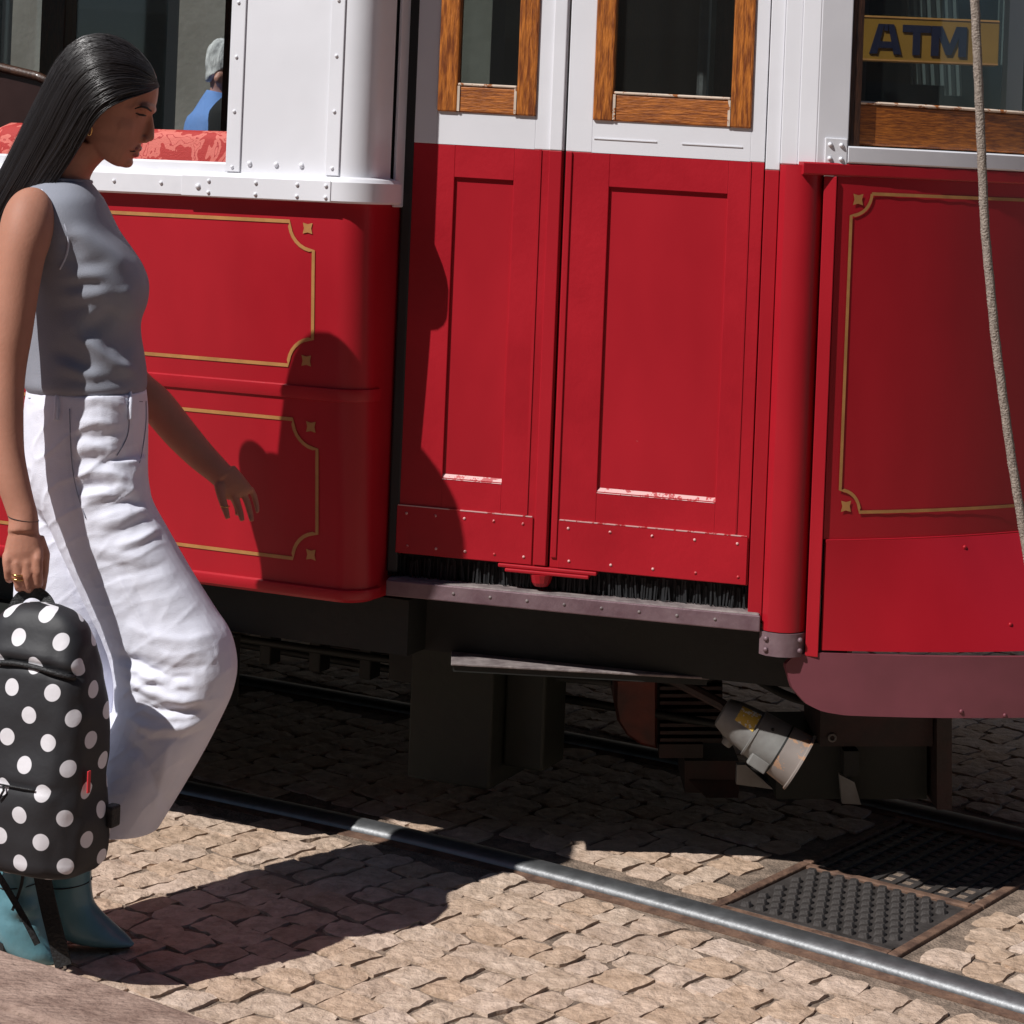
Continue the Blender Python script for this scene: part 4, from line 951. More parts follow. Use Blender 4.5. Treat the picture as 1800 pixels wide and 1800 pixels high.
# far arm (swings forward), its hand relaxed
fa_ = [(110, 380, 4.105, .042), (140, 450, 4.125, .039), (180, 560, 4.14, .0365), (215, 645, 4.145, .036), (238, 680, 4.145, .0355), (275, 712, 4.14, .0345), (315, 760, 4.13, .0325), (352, 800, 4.12, .0285), (382, 828, 4.11, .0245), (396, 842, 4.105, .0235)]
fa_ = spl(fa_); b.tube([W(p[0], p[1], p[2]) for p in fa_], [p[3] for p in fa_], 36)
b.loft([ell((373, 845), (412, 817), 4.105, .018, 16), ell((383, 868), (430, 838), 4.100, .0165, 16), ell((394, 876), (444, 856), 4.100, .013, 16), ell((402, 880), (446, 862), 4.100, .009, 16)])
for P_, rad in (([(440, 858, 4.110), (447, 872, 4.113), (451, 887, 4.112), (453, 902, 4.108)], .0060), ([(428, 866, 4.100), (435, 884, 4.100), (440, 902, 4.098), (443, 917, 4.093)], .0068), ([(412, 870, 4.094), (418, 887, 4.092), (423, 903, 4.089), (426, 916, 4.085)], .0070), ([(406, 868, 4.108), (415, 886, 4.118), (418, 898, 4.116), (416, 906, 4.108)], .0064)):
    b.tube([W(*p) for p in P_], [rad * 1.08, rad, rad * .92, rad * .72], 10)
b.tube([W(386, 852, 4.090), W(389, 872, 4.080), W(395, 892, 4.074), W(401, 912, 4.070)], [.0115, .0088, .0074, .005], 10)
# legs inside the clothes
b.tube([W(150, 800, 3.92), W(240, 1000, 3.90), W(300, 1170, 3.89), W(185, 1380, 3.88), W(122, 1470, 3.868), W(120, 1560, 3.866)], [.075, .065, .05, .042, .032, .028], 14)
b.tube([W(130, 800, 4.03), W(110, 1050, 3.99), W(90, 1270, 3.93), W(60, 1430, 3.86), W(38, 1580, 3.80)], [.075, .06, .048, .04, .03], 14)
body = b.build('body', M['skin'], wroot); remesh(body, .0026, 6, .5)
folds(body, [([(238, 197), (247, 199), (257, 200)], 6.5, -.0052), ([(241, 203), (248, 204.5), (254, 204)], 4.2, .0030), ([(250, 242), (253, 248)], 2.6, -.0026), ([(227, 266), (232, 266)], 3, -.0028), ([(247, 249), (240, 256), (235, 263)], 4, -.0018), ([(205, 222), (222, 226), (238, 228)], 15, .0030), ([(222, 176), (236, 186)], 10, -.0022), ([(196, 268), (214, 276)], 12, -.0020), ([(233, 276), (240, 277)], 3.5, -.0020), ([(259, 210), (261, 228)], 4, -.0012)])
# eyelid and lash, brow
def small(name, P_, r, m, par=wroot): return MB().tube([W(*p) for p in P_], r, 8).build(name, m, par, smooth=True)
small('eyebrow', [(237, 191, YH - .0585), (248, 187.5, YH - .0535), (258, 189.5, YH - .045), (266, 195.5, YH - .031)], [.0009, .0019, .0022, .0016], M['brow'])
small('eyelashes', [(238, 198.5, YH - .0545), (245, 201.5, YH - .0525), (252, 202.5, YH - .047), (257, 203.5, YH - .042)], [.0009, .0019, .0021, .0009], M['brow'])
M['lip'] = mat('lip', (.26, .075, .065), .45)
small('upper_lip', [(233, 264, YH - .0205), (239, 261.5, YH - .0125), (243.4, 260.8, YH - .0055), (244.2, 260.8, YH), (243.4, 260.8, YH + .0055), (239, 261.5, YH + .0125)], [.002, .0046, .0057, .006, .0057, .0046], M['lip'])
small('lower_lip', [(230, 268, YH - .0195), (235, 269.8, YH - .012), (238.6, 270.4, YH - .0055), (239.3, 270.7, YH), (238.6, 270.4, YH + .0055), (235, 269.8, YH + .012)], [.002, .005, .0061, .0064, .0061, .005], M['lip'])
small('lip_line', [(229, 266, YH - .0255), (235, 266.3, YH - .0205), (240, 265.6, YH - .0125)], [.0006, .0011, .0008], M['brow'])
# jewellery
er = [W(157 + 4.5 * math.cos(a), 228 + 10 * math.sin(a), YH - .078 + .004 * math.sin(a)) for a in np.linspace(-2.4, 2.6, 14)]
MB().tube(er, .0012, 6).build('hoop_earring', M['goldm'], wroot, smooth=True)
def ring_at(px, py, y, r, th): 
    c = W(px, py, y); MB().tube([c + Vector((math.cos(a) * r, math.sin(a) * r, math.sin(a * 2) * .0006)) for a in np.linspace(0, 2 * math.pi, 20)], th, 6, caps=False).build('finger_ring', M['goldm'], wroot, smooth=True)
ring_at(32, 1010, 3.696, .0098, .0016); ring_at(32.5, 1018, 3.696, .0097, .0016); ring_at(395, 890, 4.075, .0084, .0009)
MB().tube([W(41, 911, 3.718) + Vector((math.cos(a) * .0262, math.sin(a) * .0262, -.004 * math.cos(a))) for a in np.linspace(0, 2 * math.pi, 26)], .0007, 6, caps=False).build('bracelet', M['sole'], wroot, smooth=True)

# ---- hair: combed back from the face, falling behind the shoulder
E0 = [(276, 140), (262, 112), (232, 84), (190, 66), (145, 71), (106, 103), (72, 163), (40, 228), (6, 296), (-34, 372), (-62, 440), (-80, 520)]
E1 = [(281, 153), (262, 163), (238, 172), (205, 186), (180, 203), (163, 226), (148, 252), (128, 284), (102, 320), (66, 372), (30, 440), (5, 520)]
BW = [.020, .044, .064, .079, .083, .083, .080, .074, .068, .062, .056, .045]
def hair_pt(s, t, lift=0.0):
    i = s * (len(E0) - 1); k = np.arange(len(E0)); tt = abs(t)
    def cr(a, c): 
        i0 = int(min(math.floor(i), len(E0) - 2)); f = i - i0; p = [a[max(i0 - 1, 0)][c], a[i0][c], a[i0 + 1][c], a[min(i0 + 2, len(a) - 1)][c]]
        return .5 * (2 * p[1] + (-p[0] + p[2]) * f + (2 * p[0] - 5 * p[1] + 4 * p[2] - p[3]) * f * f + (-p[0] + 3 * p[1] - 3 * p[2] + p[3]) * f ** 3)
    x0, y0, x1, y1 = cr(E0, 0), cr(E0, 1), cr(E1, 0), cr(E1, 1)
    w = interp(k, BW, i) + lift; g = 1 - math.cos(min(1, tt) * math.pi / 2 * .98); px = x0 + (x1 - x0) * g; py = y0 + (y1 - y0) * g
    th = math.sin(min(1, tt) * math.pi / 2); yy = YH - math.copysign(1, t) * w * (th ** .85) + .012 * max(0, s - .6)
    p = W(px, py, yy)
    if lift and tt < .6: p += Vector((-.2, 0, .98)) * lift * (1 - tt)
    return p
ns, nt_ = 44, 33; rings = []
for i in range(ns):
    s = i / (ns - 1); rings.append([hair_pt(s, -1 + 2 * j / (nt_ - 1)) for j in range(nt_)])
hb = MB(); n2 = nt_
hb.loft([[*r] for r in rings]); hair = hb.build('hair', M['hair'], wroot, smooth=True)
sb_ = MB(); rnd = random.Random(11)
for c in range(120):                           # locks
    tc_ = rnd.uniform(-1.0, 1.0) if c % 3 == 0 else rnd.uniform(.05, 1.02); ph = rnd.uniform(0, 6.3); am = rnd.uniform(.006, .035); cl = rnd.uniform(.0004, .0075); fr_ = rnd.uniform(5, 9); s1c = rnd.uniform(.8, 1.0)
    for k in range(16):
        dt = rnd.gauss(0, .030); s0 = rnd.uniform(0, .10) if k % 3 else rnd.uniform(.05, .5); s1 = min(1.0, s1c + rnd.uniform(-.06, .03)); pk = ph + rnd.uniform(-.5, .5); lf = max(.0002, cl + rnd.gauss(0, .0007))
        pts = [hair_pt(s, max(-1.07, min(1.07, tc_ + dt * (1 - .5 * s) + am * s * math.sin(pk + s * fr_))), lf * min(1, .15 + s * 5)) for s in np.linspace(s0, s1, 15)]
        r0 = rnd.uniform(.0005, .0011); sb_.tube(pts, [r0 * .4] + [r0] * 12 + [r0 * .6, r0 * .15], 4, caps=False)
for k in range(170):                           # stray hairs
    t0 = rnd.uniform(-.35, .5) if k % 2 else rnd.uniform(.85, 1.1); s0 = rnd.uniform(.0, .5); s1 = s0 + rnd.uniform(.2, .45); lf = rnd.uniform(.004, .012); ph = rnd.uniform(0, 6.3)
    pts = [hair_pt(min(s, 1), max(-1.1, min(1.12, t0 + .05 * math.sin(ph + 5 * s) * (s - s0) * 4)), lf * (s - s0) / (s1 - s0) + .001) for s in np.linspace(s0, s1, 12)]
    sb_.tube(pts, [.00035] * 11 + [.0001], 4, caps=False)
sb_.build('hair_strands', M['hair_strand'], hair, smooth=True)['kind'] = 'stuff'

# ---- sleeveless top
tp = [((62, 314), (159, 319), YH, .062), ((48, 326), (168, 331), YH, .092), ((34, 342), (181, 350), YH, .128), ((26, 362), (192, 372), YH, .143), ((18, 400), (209, 405), YH, .148), ((15, 440), (232, 436), YH, .147), ((16, 470), (252, 466), YH, .145), ((18, 497), (263, 497), YH, .143), ((20, 530), (261, 530), YH, .139), ((22, 560), (250, 562), YH, .136), ((26, 590), (249, 588), YH, .137), ((32, 620), (254, 620), YH, .140), ((38, 650), (258, 650), YH, .144), ((42, 672), (259, 674), YH, .146), ((47, 684), (257, 686), YH, .138)]
b = MB(); b.loft([ell(*s, n=72, e=2.2, yaw=.2) for s in densify(tp, 9)]); top = b.build('sleeveless_top', M['top'], wroot, smooth=True)
tf_ = [([(118, 400), (160, 425), (205, 452), (232, 478)], 13, .008), ([(128, 470), (160, 462), (190, 464)], 9, -.007), ([(118, 489), (150, 482), (188, 486)], 7, .0055), ([(112, 505), (150, 500), (185, 502)], 6, -.006), ([(108, 522), (150, 520), (196, 512)], 8, .007), ([(98, 545), (150, 540), (190, 530)], 8, -.004),
            ([(100, 590), (130, 575), (160, 560), (195, 520)], 16, .006), ([(150, 585), (180, 560), (205, 540)], 15, -.012), ([(130, 588), (165, 610), (205, 640), (247, 660)], 8, .010), ([(175, 600), (215, 600), (240, 620)], 22, -.013), ([(90, 610), (120, 625), (170, 655)], 9, -.006), ([(95, 640), (135, 650), (180, 672)], 10, .006), ([(110, 665), (160, 672), (240, 668)], 8, -.006), ([(120, 415), (130, 445), (118, 470)], 10, -.006), ([(215, 500), (228, 530), (240, 560)], 10, .006)]
folds(top, [(l, w_ * 1.25, a_ * (.55 if abs(l[0][1] - l[-1][1]) < 22 else .95)) for l, w_, a_ in tf_])
for P_ in ([(74, 335), (98, 362), (117, 392), (126, 422), (125, 442), (116, 462), (102, 476)],):
    v = vget(top); ppx, ppy = proj_np(v); line = []
    for x, y in P_:
        d = np.hypot(ppx - x, ppy - y) + 1e3 * (v[:, 1] > YH); line.append(Vector(v[int(np.argmin(d))]) + Vector((0, -.002, 0)))
    MB().tube([Vector(p) for p in smooth_path(line, 30)], .0021, 6).build('armhole_edge', M['trim'], top, smooth=True)
b = MB(); nkp = [W(x, y, z) for x, y, z in ((62, 312, YH), (80, 314, YH - .055), (110, 317, YH - .066), (140, 319, YH - .048), (160, 320, YH), (140, 319, YH + .048), (100, 316, YH + .06))]; b.tube(nkp + [nkp[0]], .004, 8); b.build('neckband', M['top'], top, smooth=True)

# ---- wide white trousers
b = MB()
pel = [((46, 680), (259, 684), YH, .142), ((41, 720), (262, 722), YH, .148), ((38, 780), (262, 780), YH, .152), ((40, 840), (262, 838), YH, .152), ((60, 890), (268, 885), YH, .14), ((95, 935), (260, 930), YH, .09)]
b.loft([ell(*s, n=40, e=2.2, yaw=.27) for s in densify(pel, 4)])
nl = [((44, 800), (258, 800), 3.915, .095), ((60, 870), (268, 872), 3.905, .100), ((86, 930), (298, 930), 3.90, .102), ((118, 1000), (338, 1000), 3.895, .104), ((150, 1070), (381, 1068), 3.89, .106), ((178, 1130), (408, 1110), 3.885, .108), ((196, 1190), (419, 1160), 3.88, .110), ((196, 1245), (413, 1207), 3.88, .110), ((180, 1300), (391, 1258), 3.88, .108), ((158, 1350), (360, 1318), 3.88, .106), ((128, 1405), (322, 1383), 3.88, .104), ((96, 1458), (280, 1452), 3.88, .102)]
b.loft([ell(*s, n=40, e=2.15, yaw=.2) for s in densify(nl, 4)])
fl = [((42, 800), (240, 800), 4.03, .09), ((36, 900), (210, 905), 4.02, .092), ((28, 1000), (200, 1010), 4.00, .09), ((24, 1110), (206, 1130), 3.98, .09), ((16, 1230), (208, 1240), 3.95, .09), ((2, 1340), (190, 1350), 3.92, .088), ((-18, 1440), (160, 1455), 3.89, .086)]
b.loft([ell(*s, n=40, e=2.2) for s in densify(fl, 4)])
tr = b.build('trousers', M['jeans'], wroot); remesh(tr, .0032, 5, .5)
ridge = [([(128, 712), (170, 700), (215, 712), (228, 735)], 7, .004), ([(130, 745), (175, 742), (212, 752)], 8, .006), ([(128, 765), (170, 770), (205, 765)], 6, -.006), ([(126, 790), (170, 786), (210, 795)], 7, .006), ([(125, 812), (165, 808), (200, 820)], 7, -.007), ([(128, 838), (165, 832), (205, 835), (235, 850)], 8, .009), ([(135, 858), (175, 855), (215, 862)], 7, -.009), ([(130, 880), (170, 872), (210, 858), (250, 868)], 9, .010), ([(150, 905), (190, 890), (230, 880), (262, 900)], 8, -.008), ([(165, 925), (210, 915), (255, 895), (280, 905)], 8, .008), ([(175, 950), (220, 935), (262, 925)], 8, -.006), ([(200, 965), (245, 950), (285, 925)], 8, .006),
         ([(195, 990), (220, 1040), (245, 1085), (270, 1135), (285, 1170)], 6, .0045), ([(210, 985), (238, 1035), (262, 1085)], 7, -.004), ([(150, 960), (200, 975), (260, 985)], 12, .005), ([(180, 1020), (240, 1010), (300, 990)], 12, -.004),
         ([(215, 1100), (270, 1120), (330, 1130), (385, 1115)], 16, .008), ([(190, 1150), (240, 1165), (300, 1195), (345, 1190)], 10, -.013), ([(230, 1130), (300, 1155), (380, 1150)], 14, .008), ([(205, 1185), (260, 1215), (320, 1235), (370, 1232)], 10, .010), ([(240, 1190), (290, 1192), (335, 1205)], 9, .010), ([(235, 1232), (280, 1250), (325, 1250), (360, 1235)], 8, -.010), ([(215, 1255), (265, 1285), (320, 1280), (370, 1260)], 11, .009), ([(210, 1290), (250, 1330), (270, 1380), (280, 1430)], 16, -.010), ([(300, 1290), (290, 1350), (270, 1430)], 14, .007), ([(340, 1320), (310, 1370), (285, 1430)], 10, -.005), ([(170, 1270), (190, 1340), (200, 1420)], 12, .006), ([(385, 1090), (400, 1140), (405, 1180)], 8, -.005),
         ([(120, 700), (122, 760), (126, 830), (150, 900)], 4, -.003)]
ridge = [(l, w_ * (1.5 if l[0][1] < 960 else 1.15), a_ * (.45 if l[0][1] < 960 else .52)) for l, w_, a_ in ridge]
fine = []
for l, w_, a_ in ridge:                       # every fold gets a sharper crease along its lower edge
    l2 = [(x + .25 * w_, y + 1.25 * w_) for x, y in l]; fine.append((l2, w_ * .5, -a_ * .42)); fine.append(([(x, y - .2 * w_) for x, y in l], w_ * .38, a_ * .3))
folds(tr, ridge + fine)
v = vget(tr); nr = vnor(tr); nz = np.array([mnoise.fractal(Vector((p[0] * 9 + p[2] * 7, p[1] * 10, p[2] * 17 - p[0] * 9)), 1.0, 2.0, 4) for p in v])
rz_ = np.array([1 - abs(mnoise.noise(Vector((p[0] * 7 + p[2] * 5, p[1] * 9, p[2] * 21 - p[0] * 14)))) for p in v]); rz_ = np.clip(rz_ - .72, 0, 1) / .28
tpx, tpy = proj_np(v); kf = np.clip(-nr[:, 1] * 1.6 - .15, 0, 1)
zone = .22 + .5 * np.exp(-((tpy - 850) / 90) ** 2) + .22 * np.exp(-((tpy - 1225) / 60) ** 2)
vset(tr, v + nr * ((nz * .0016 + rz_ ** 2 * .0042 * zone) * kf)[:, None])
bm = bmesh.new(); bm.from_mesh(tr.data)                       # cut the hems open
hz_ = W(280, 1449, 3.88).z - ORG[tr.name].z
bmesh.ops.bisect_plane(bm, geom=bm.verts[:] + bm.edges[:] + bm.faces[:], plane_co=(0, 0, hz_), plane_no=(-.03, 0, 1), clear_inner=True); bm.to_mesh(tr.data); bm.free()
def on_cloth(o, pts, lift=.0012, n=40):
    v = vget(o); nn_ = vnor(o); ppx, ppy = proj_np(v); P_ = np.array(pts, float); d = np.r_[0, np.cumsum(np.hypot(*np.diff(P_, axis=0).T))]; t = np.linspace(0, d[-1], n); out = []
    fr_ = nn_[:, 1] < .25
    for x, y in zip(np.interp(t, d, P_[:, 0]), np.interp(t, d, P_[:, 1])):
        q = np.hypot(ppx - x, ppy - y) + 1e3 * (~fr_) + 60 * (v[:, 1] - 3.7); i = int(np.argmin(q)); out.append(Vector(v[i]) + Vector(nn_[i]) * lift)
    return [Vector(p) for p in smooth_path(out, n)] if True else out
b = MB()
for pts in ([(222, 700), (228, 740), (224, 770), (212, 790), (205, 800)], [(123, 720), (124, 780), (130, 850), (150, 910)], [(52, 700), (120, 702), (200, 704), (250, 706)], [(256, 705), (257, 740), (250, 790), (245, 815)]): b.tube(on_cloth(tr, pts), .0009, 5)
b.build('seams', M['stitch'], tr, smooth=True)
for x in (100, 226): MB().tube(on_cloth(tr, [(x + 2, 692), (x, 738)], .003, 24), .0045, 6).build('belt_loop', M['jeans'], tr, smooth=True)

# ---- boots
def boot(name, st, lab, heel):
    b = MB(); b.loft([ell(*s, n=28, e=2.15) for s in densify(st, 5)]); o = b.build(name, M['teal'], wroot, smooth=True); tag(o, lab)
    hb_ = MB(); hb_.loft([ell(*heel[0], n=16), ell(*heel[1], n=16)]); hb_.build('heel', M['sole'], o)
    bot = [W(q[0][0], q[0][1] - 1, q[2]) for q in densify(st[5:], 4)]; MB().tube(bot, .0045, 8).build('sole', M['sole'], o, smooth=True)
    for q in (st[2],): MB().tube([Vector(p) for p in ell((q[0][0] - 1, q[0][1] + 22), (q[1][0] + 1, q[1][1] + 16), q[2], q[3] + .001, 20)], .0012, 5, caps=False).build('seam', M['sole'], o, smooth=True)
    return o
yb1 = 3.865; yb2 = 3.80
boot('boot', [((76, 1420), (166, 1420), yb1, .043), ((79, 1480), (163, 1480), yb1, .043), ((80, 1530), (160, 1530), yb1, .042), ((80, 1570), (161, 1566), yb1, .041), ((84, 1606), (166, 1588), yb1, .041), ((98, 1636), (180, 1606), yb1, .041), ((128, 1652), (196, 1622), yb1, .041), ((164, 1659), (211, 1636), yb1, .037), ((200, 1662), (226, 1649), yb1, .025), ((228, 1664), (236, 1659), yb1, .008)], 'boot in the shade of the backpack', [((90, 1620), (122, 1626), yb1, .030), ((92, 1662), (116, 1662), yb1, .026)])
b2 = boot('boot', [((-6, 1420), (78, 1420), yb2, .043), ((-4, 1480), (75, 1480), yb2, .043), ((-4, 1530), (72, 1530), yb2, .041), ((-6, 1580), (74, 1576), yb2, .041), ((-6, 1625), (80, 1608), yb2, .041), ((4, 1660), (88, 1640), yb2, .040), ((34, 1684), (98, 1664), yb2, .038), ((70, 1694), (106, 1684), yb2, .026)], 'sunlit teal boot behind the kerb', [((-4, 1645), (30, 1652), yb2, .030), ((-2, 1690), (24, 1690), yb2, .026)])
folds(b2, [([(0, 1560), (35, 1575), (70, 1560)], 8, -.004), ([(5, 1590), (40, 1600), (72, 1590)], 7, .004), ([(5, 1615), (45, 1622), (75, 1610)], 7, -.004), ([(40, 1530), (36, 1580), (20, 1640)], 8, .004)])

# ================================================================== the backpack she carries
def dots_mat():
    m = mat('polka_dot_nylon', (.017, .017, .020), .62, bump=.1, bscale=40); nt = m.node_tree; b = nt.nodes['Principled BSDF']; L = nt.links.new
    N = lambda t: nt.nodes.new('ShaderNode' + t)
    uv = N('UVMap'); uv.uv_map = 'fabric'; sep = N('SeparateXYZ'); L(uv.outputs[0], sep.inputs[0])
    def mth(op, a, c=None):
        q = N('Math'); q.operation = op
        for k, z in enumerate((a, c)):
            if z is None: continue
            if isinstance(z, (int, float)): q.inputs[k].default_value = z
            else: L(z, q.inputs[k])
        return q.outputs[0]
    DX, DY = .0800, .0815
    def lattice(ox, oy):
        fx = mth('FRACT', mth('ADD', mth('DIVIDE', sep.outputs[0], DX), ox)); fy = mth('FRACT', mth('ADD', mth('DIVIDE', sep.outputs[1], DY), oy))
        dx = mth('MULTIPLY', mth('SUBTRACT', fx, .5), DX); dy = mth('MULTIPLY', mth('SUBTRACT', fy, .5), DY)
        return mth('SQRT', mth('ADD', mth('MULTIPLY', dx, dx), mth('MULTIPLY', dy, dy)))
    d = mth('MINIMUM', lattice(100.0, 100.0), lattice(100.5, 100.5)); mk = N('MapRange'); L(d, mk.inputs[0]); mk.inputs['From Min'].default_value = .0138; mk.inputs['From Max'].default_value = .0146; mk.inputs['To Min'].default_value = 1; mk.inputs['To Max'].default_value = 0
    mx = N('Mix'); mx.data_type = 'RGBA'; L(mk.outputs[0], mx.inputs[0]); mx.inputs[6].default_value = (.017, .017, .020, 1); mx.inputs[7].default_value = (.72, .70, .73, 1); L(mx.outputs[2], b.inputs['Base Color']); return m
M['dots'] = dots_mat(); M['nylon'] = mat('black_webbing', (.010, .010, .011), .6, bump=.3, bscale=200)
ybp = 3.675; base_p = W(58, 1521, ybp); ra = math.radians(-24)
bp = root('backpack', base_p, 'black backpack with white polka dots hanging from her hand', 'backpack')
def TP(u, w, z): # pack frame: u to its right, w backward, z up
    c, s = math.cos(ra), math.sin(ra); return Vector((base_p.x + u * c - w * s, base_p.y + u * s + w * c, base_p.z + z))
rr = []; hs_ = [(0.0, .098, .050), (.006, .112, .062), (.02, .121, .069), (.06, .124, .073), (.12, .123, .075), (.2, .119, .072), (.28, .112, .066), (.34, .104, .060), (.385, .095, .052), (.415, .082, .043), (.435, .062, .032), (.444, .035, .018)]
vv = []; nn = 64
for z, a, d in hs_:
    ring = []
    for k in range(nn):
        t = 2 * math.pi * k / nn; c, s = math.cos(t), math.sin(t); e = 3.6 if z < .36 else 2.8
        ring.append((math.copysign(abs(c) ** (2 / e), c) * a, math.copysign(abs(s) ** (2 / e), s) * d, z))
    rr.append(ring)
b = MB(); Z_ = np.linspace(0, .444, 64); RR = []
for z in Z_:
    a = interp([h[0] for h in hs_], [h[1] for h in hs_], z); d = interp([h[0] for h in hs_], [h[2] for h in hs_], z); e = 3.6 if z < .34 else 3.6 - (z - .34) * 8
    ring = []
    for k in range(nn):
        t = 2 * math.pi * k / nn; c, s = math.cos(t), math.sin(t); u = math.copysign(abs(c) ** (2 / e), c) * a; w = math.copysign(abs(s) ** (2 / e), s) * d
        cr_ = .0060 * mnoise.noise(Vector((u * 16, w * 16, z * 9))) + .0022 * mnoise.noise(Vector((u * 40, w * 40, z * 26)))
        if w < 0:
            seam = z - (.355 - .9 * u * u * 1.6 + .0); w += .007 * math.exp(-(seam / .008) ** 2) - .006 * math.exp(-((seam - .016) / .012) ** 2)
            w += .004 * math.exp(-((z - .155) / .006) ** 2) * (1 if abs(u) < .09 else 0) - .010 * math.exp(-((z - .08) / .09) ** 2) * max(0, 1 - (u / .11) ** 2)
        ring.append((u * (1 + cr_ / .1), w * (1 + cr_ / .06), z))
    RR.append(ring)
b.loft([[TP(*p) for p in r] for r in RR]); shell = b.build('shell', M['dots'], bp, smooth=True)
me = shell.data; uvl = me.uv_layers.new(name='fabric'); inv = {}
flat = [p for r in RR for p in r]; cosr, sinr = math.cos(ra), math.sin(ra)
arc = []
for r in RR:                                   # fabric runs round the pack: arc length from the middle of the front
    k0 = nn * 3 // 4; acc = [0.0] * nn
    for sg_ in (1, -1):
        t_ = 0.0; p_ = r[k0]
        for q in range(1, nn // 2 + (1 if sg_ == 1 else 0)):
            k_ = (k0 + sg_ * q) % nn; t_ += math.hypot(r[k_][0] - p_[0], r[k_][1] - p_[1]); p_ = r[k_]; acc[k_] = sg_ * t_
    arc.append(acc)
for poly_ in me.polygons:
    for li in poly_.loop_indices:
        vi = me.loops[li].vertex_index; r_, k_ = divmod(vi, nn); u = arc[r_][k_]
        uvl.data[li].uv = (u + .012, flat[vi][2] + .012)
# black flap seam, zip with two pulls, red tag, side loop
def front_w(u, z): 
    a = interp([h[0] for h in hs_], [h[1] for h in hs_], z); d = interp([h[0] for h in hs_], [h[2] for h in hs_], z); q = min(1, abs(u) / a); return -d * (1 - q ** 3.6) ** (1 / 3.6)
sm = [TP(u, front_w(u, .355 - 1.44 * u * u) - .001, .353 - 1.44 * u * u) for u in np.linspace(-.098, .098, 24)]; MB().tube(sm, .0048, 6).build('flap_piping', M['nylon'], bp, smooth=True)
zp = [TP(u, front_w(u, .155) - .008, .155) for u in np.linspace(-.10, .055, 16)]; MB().tube(zp, .0018, 6).build('zip', M['nylon'], bp, smooth=True)
for u in (-.028, -.006): MB().tube([TP(u, front_w(u, .155) - .011, .157), TP(u + .004, front_w(u, .15) - .013, .148), TP(u - .002, front_w(u, .15) - .013, .138), TP(u - .006, front_w(u, .14) - .012, .132)], .0022, 6).build('zip_pull', M['nylon'], bp, smooth=True)
M['redtag'] = mat('red_tag', (.6, .03, .04), .5)
MB().box(TP, .1225, .1255, -.030, -.022, .148, .185, .001).build('side_tag', M['redtag'], bp)
MB().box(TP, .116, .136, .030, .056, .075, .112, .004).build('side_loop', M['nylon'], bp)
hd = [W(22, 1074, 3.70), W(28, 1052, 3.71), W(40, 1038, 3.718), W(60, 1036, 3.718), W(80, 1044, 3.712), W(90, 1062, 3.70), W(93, 1082, 3.69)]
def strap(name, P_, wd, th=.0022, flatdir=Vector((1, 0, 0))):
    P_ = [Vector(p) for p in smooth_path(P_, 30)]; rr = []
    for i, p in enumerate(P_):
        t = (P_[min(i + 1, 29)] - P_[max(i - 1, 0)]).normalized(); n = Vector((0, -1, 0)); s = t.cross(n).normalized(); n = s.cross(t)
        rr.append([p + s * wd / 2 + n * th, p - s * wd / 2 + n * th, p - s * wd / 2 - n * th, p + s * wd / 2 - n * th])
    return MB().loft(rr).build(name, M['nylon'], bp)
strap('grab_handle', hd, .019)
strap('shoulder_strap', [W(66, 1500, 3.75), W(72, 1530, 3.74), W(84, 1590, 3.735), W(99, 1650, 3.73), W(112, 1698, 3.725)], .029)
strap('shoulder_strap', [W(-30, 1495, 3.74), W(-8, 1530, 3.735), W(20, 1575, 3.73), W(48, 1622, 3.728), W(66, 1660, 3.725)], .010)
strap('thin_strap', [W(40, 1512, 3.735), W(42, 1540, 3.735), W(34, 1570, 3.735), W(22, 1600, 3.735)], .005)

# ================================================================== a passer-by beyond the tram
M['grey_hair'] = mat('grey_hair', (.72, .70, .69), .7, col2=(.38, .37, .37), vscale=30, bump=.8, bscale=60, stretch=(1, 1, .35))
M['pink_skin'] = mat('ruddy_skin', (.52, .25, .19), .5, sss=.1, var=.06)
M['blue_shirt'] = mat('light_blue_shirt', (.16, .30, .66), .8, var=.06, bump=.2, bscale=40)
M['dark_jacket'] = mat('black_jacket', (.008, .008, .009), .8, var=.3)
ym_ = 8.25
mroot = root('person', (W(395, 100, ym_).x, ym_, 0), 'grey haired man in a blue shirt and dark jacket seen through the saloon window', 'person')
b = MB(); hx = lambda px, py, dy=0: W(px, py, ym_ + dy); zc = lambda py: W(395, py, ym_).z
b.loft([ell((397 - wq * .37, 60 + q), (397 + wq * .37, 60 + q), ym_, bq, 24) for q, wq, bq in ((18, 36, .02), (24, 54, .045), (34, 70, .066), (50, 80, .078), (70, 78, .078), (90, 74, .07), (105, 66, .06), (118, 50, .045))])
b.tube([hx(398, 150), hx(392, 170), hx(388, 200)], [.055, .056, .06], 16)
b.tube([hx(385, 131, -.074), hx(381, 138, -.079), hx(384, 148, -.076)], [.012, .016, .01], 10)
b.loft([ell((368, 200), (420, 190), ym_, .07), ell((352, 240), (440, 240), ym_, .15), ell((345, 330), (440, 330), ym_, .15), ell((348, 480), (435, 480), ym_, .13)])
for dy in (-.09, .09): b.tube([Vector((mroot.location.x - .02, ym_ + dy, .9)), Vector((mroot.location.x, ym_ + dy, .5)), Vector((mroot.location.x - .02, ym_ + dy, .05))], [.08, .06, .045], 14)
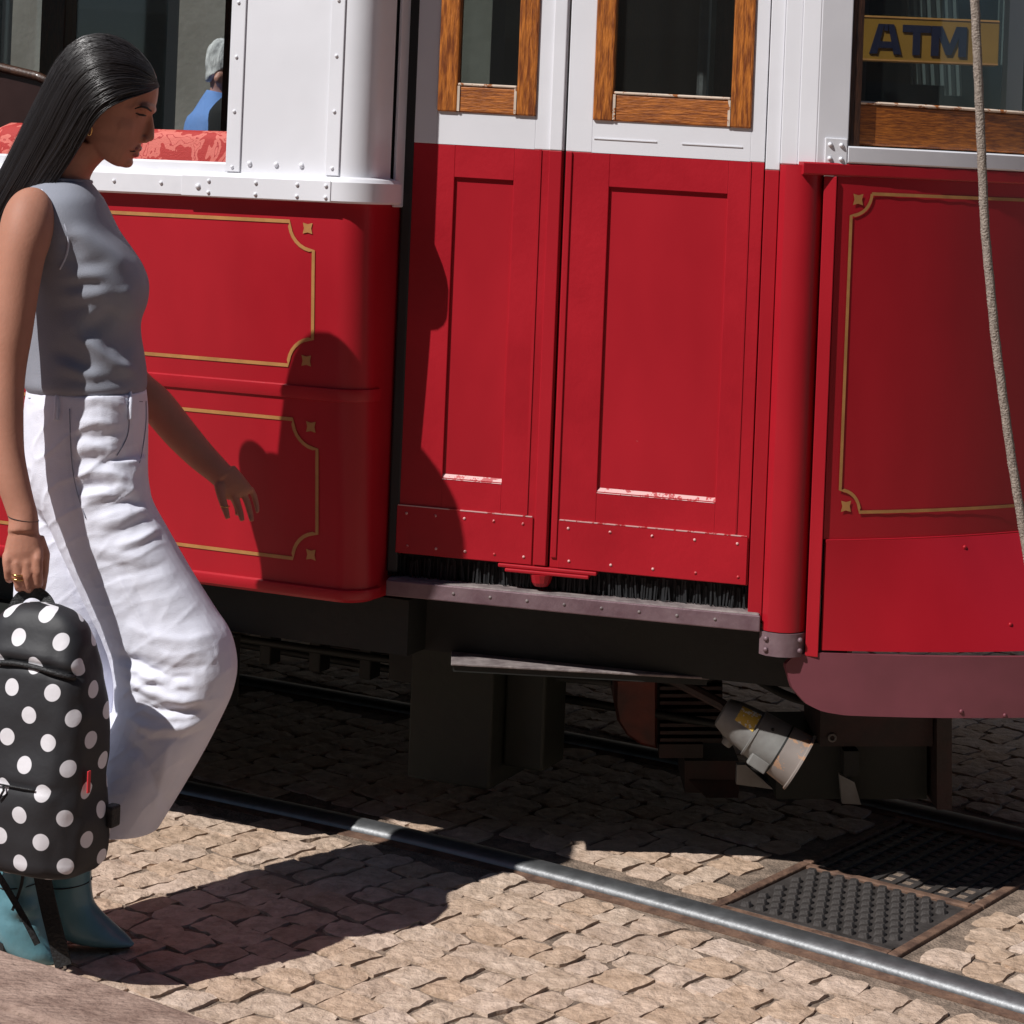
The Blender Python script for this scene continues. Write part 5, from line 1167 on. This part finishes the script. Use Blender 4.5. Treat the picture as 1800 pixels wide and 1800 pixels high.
mb_body = b.build('body', M['pink_skin'], mroot); remesh(mb_body, .008, 3)
b = MB(); b.loft([ell((394 - wq * .39, 60 + q) if q < 70 else (362, 60 + q), (394 + wq * .39, 62 + q - q * .12) if q < 70 else (362 + wq, 60 + q), ym_ + .004, bq, 30) for q, wq, bq in ((7, 12, .012), (9, 30, .035), (13, 48, .055), (20, 64, .072), (30, 76, .084), (44, 83, .09), (56, 84, .09), (66, 80, .088), (74, 26, .08), (84, 16, .06))]); hh = b.build('hair', M['grey_hair'], mroot); remesh(hh, .005, 3)
v = vget(hh); nr = vnor(hh); nz = np.array([mnoise.fractal(Vector((p[0] * 50, p[1] * 50, p[2] * 18)), 1.0, 2.0, 3) for p in v]); vset(hh, v + nr * (nz * .004)[:, None])
b = MB(); b.loft([ell(*s, n=30) for s in densify([((364, 158), (402, 166), ym_, .07), ((352, 176), (415, 178), ym_, .10), ((340, 196), (440, 196), ym_, .16), ((326, 216), (455, 220), ym_, .19), ((318, 290), (460, 290), ym_, .2), ((320, 400), (460, 400), ym_, .19), ((322, 520), (460, 520), ym_, .19)], 3)]); b.build('shirt', M['blue_shirt'], mroot, smooth=True)
b = MB(); b.loft([ell(*s, n=30) for s in densify([((404, 158), (425, 162), ym_ - .12, .04), ((394, 168), (440, 172), ym_ - .12, .09), ((374, 188), (455, 190), ym_ - .1, .14), ((360, 214), (465, 216), ym_ - .09, .15), ((352, 290), (470, 290), ym_ - .08, .15), ((350, 430), (470, 430), ym_ - .08, .15)], 3)]); b.build('jacket', M['dark_jacket'], mroot, smooth=True)
b = MB()
for dy in (-.09, .09): b.tube([Vector((mroot.location.x - .02, ym_ + dy, .98)), Vector((mroot.location.x, ym_ + dy, .5)), Vector((mroot.location.x - .02, ym_ + dy, .06))], [.1, .085, .075], 14)
b.build('trousers', M['dark_jacket'], mroot, smooth=True)
for dy in (-.09, .09): MB().box(lambda u, w, z: Vector((mroot.location.x + u, ym_ + dy + w, z)), -.08, .18, -.045, .045, 0, .08, .03).build('shoe', M['sole'], mroot)
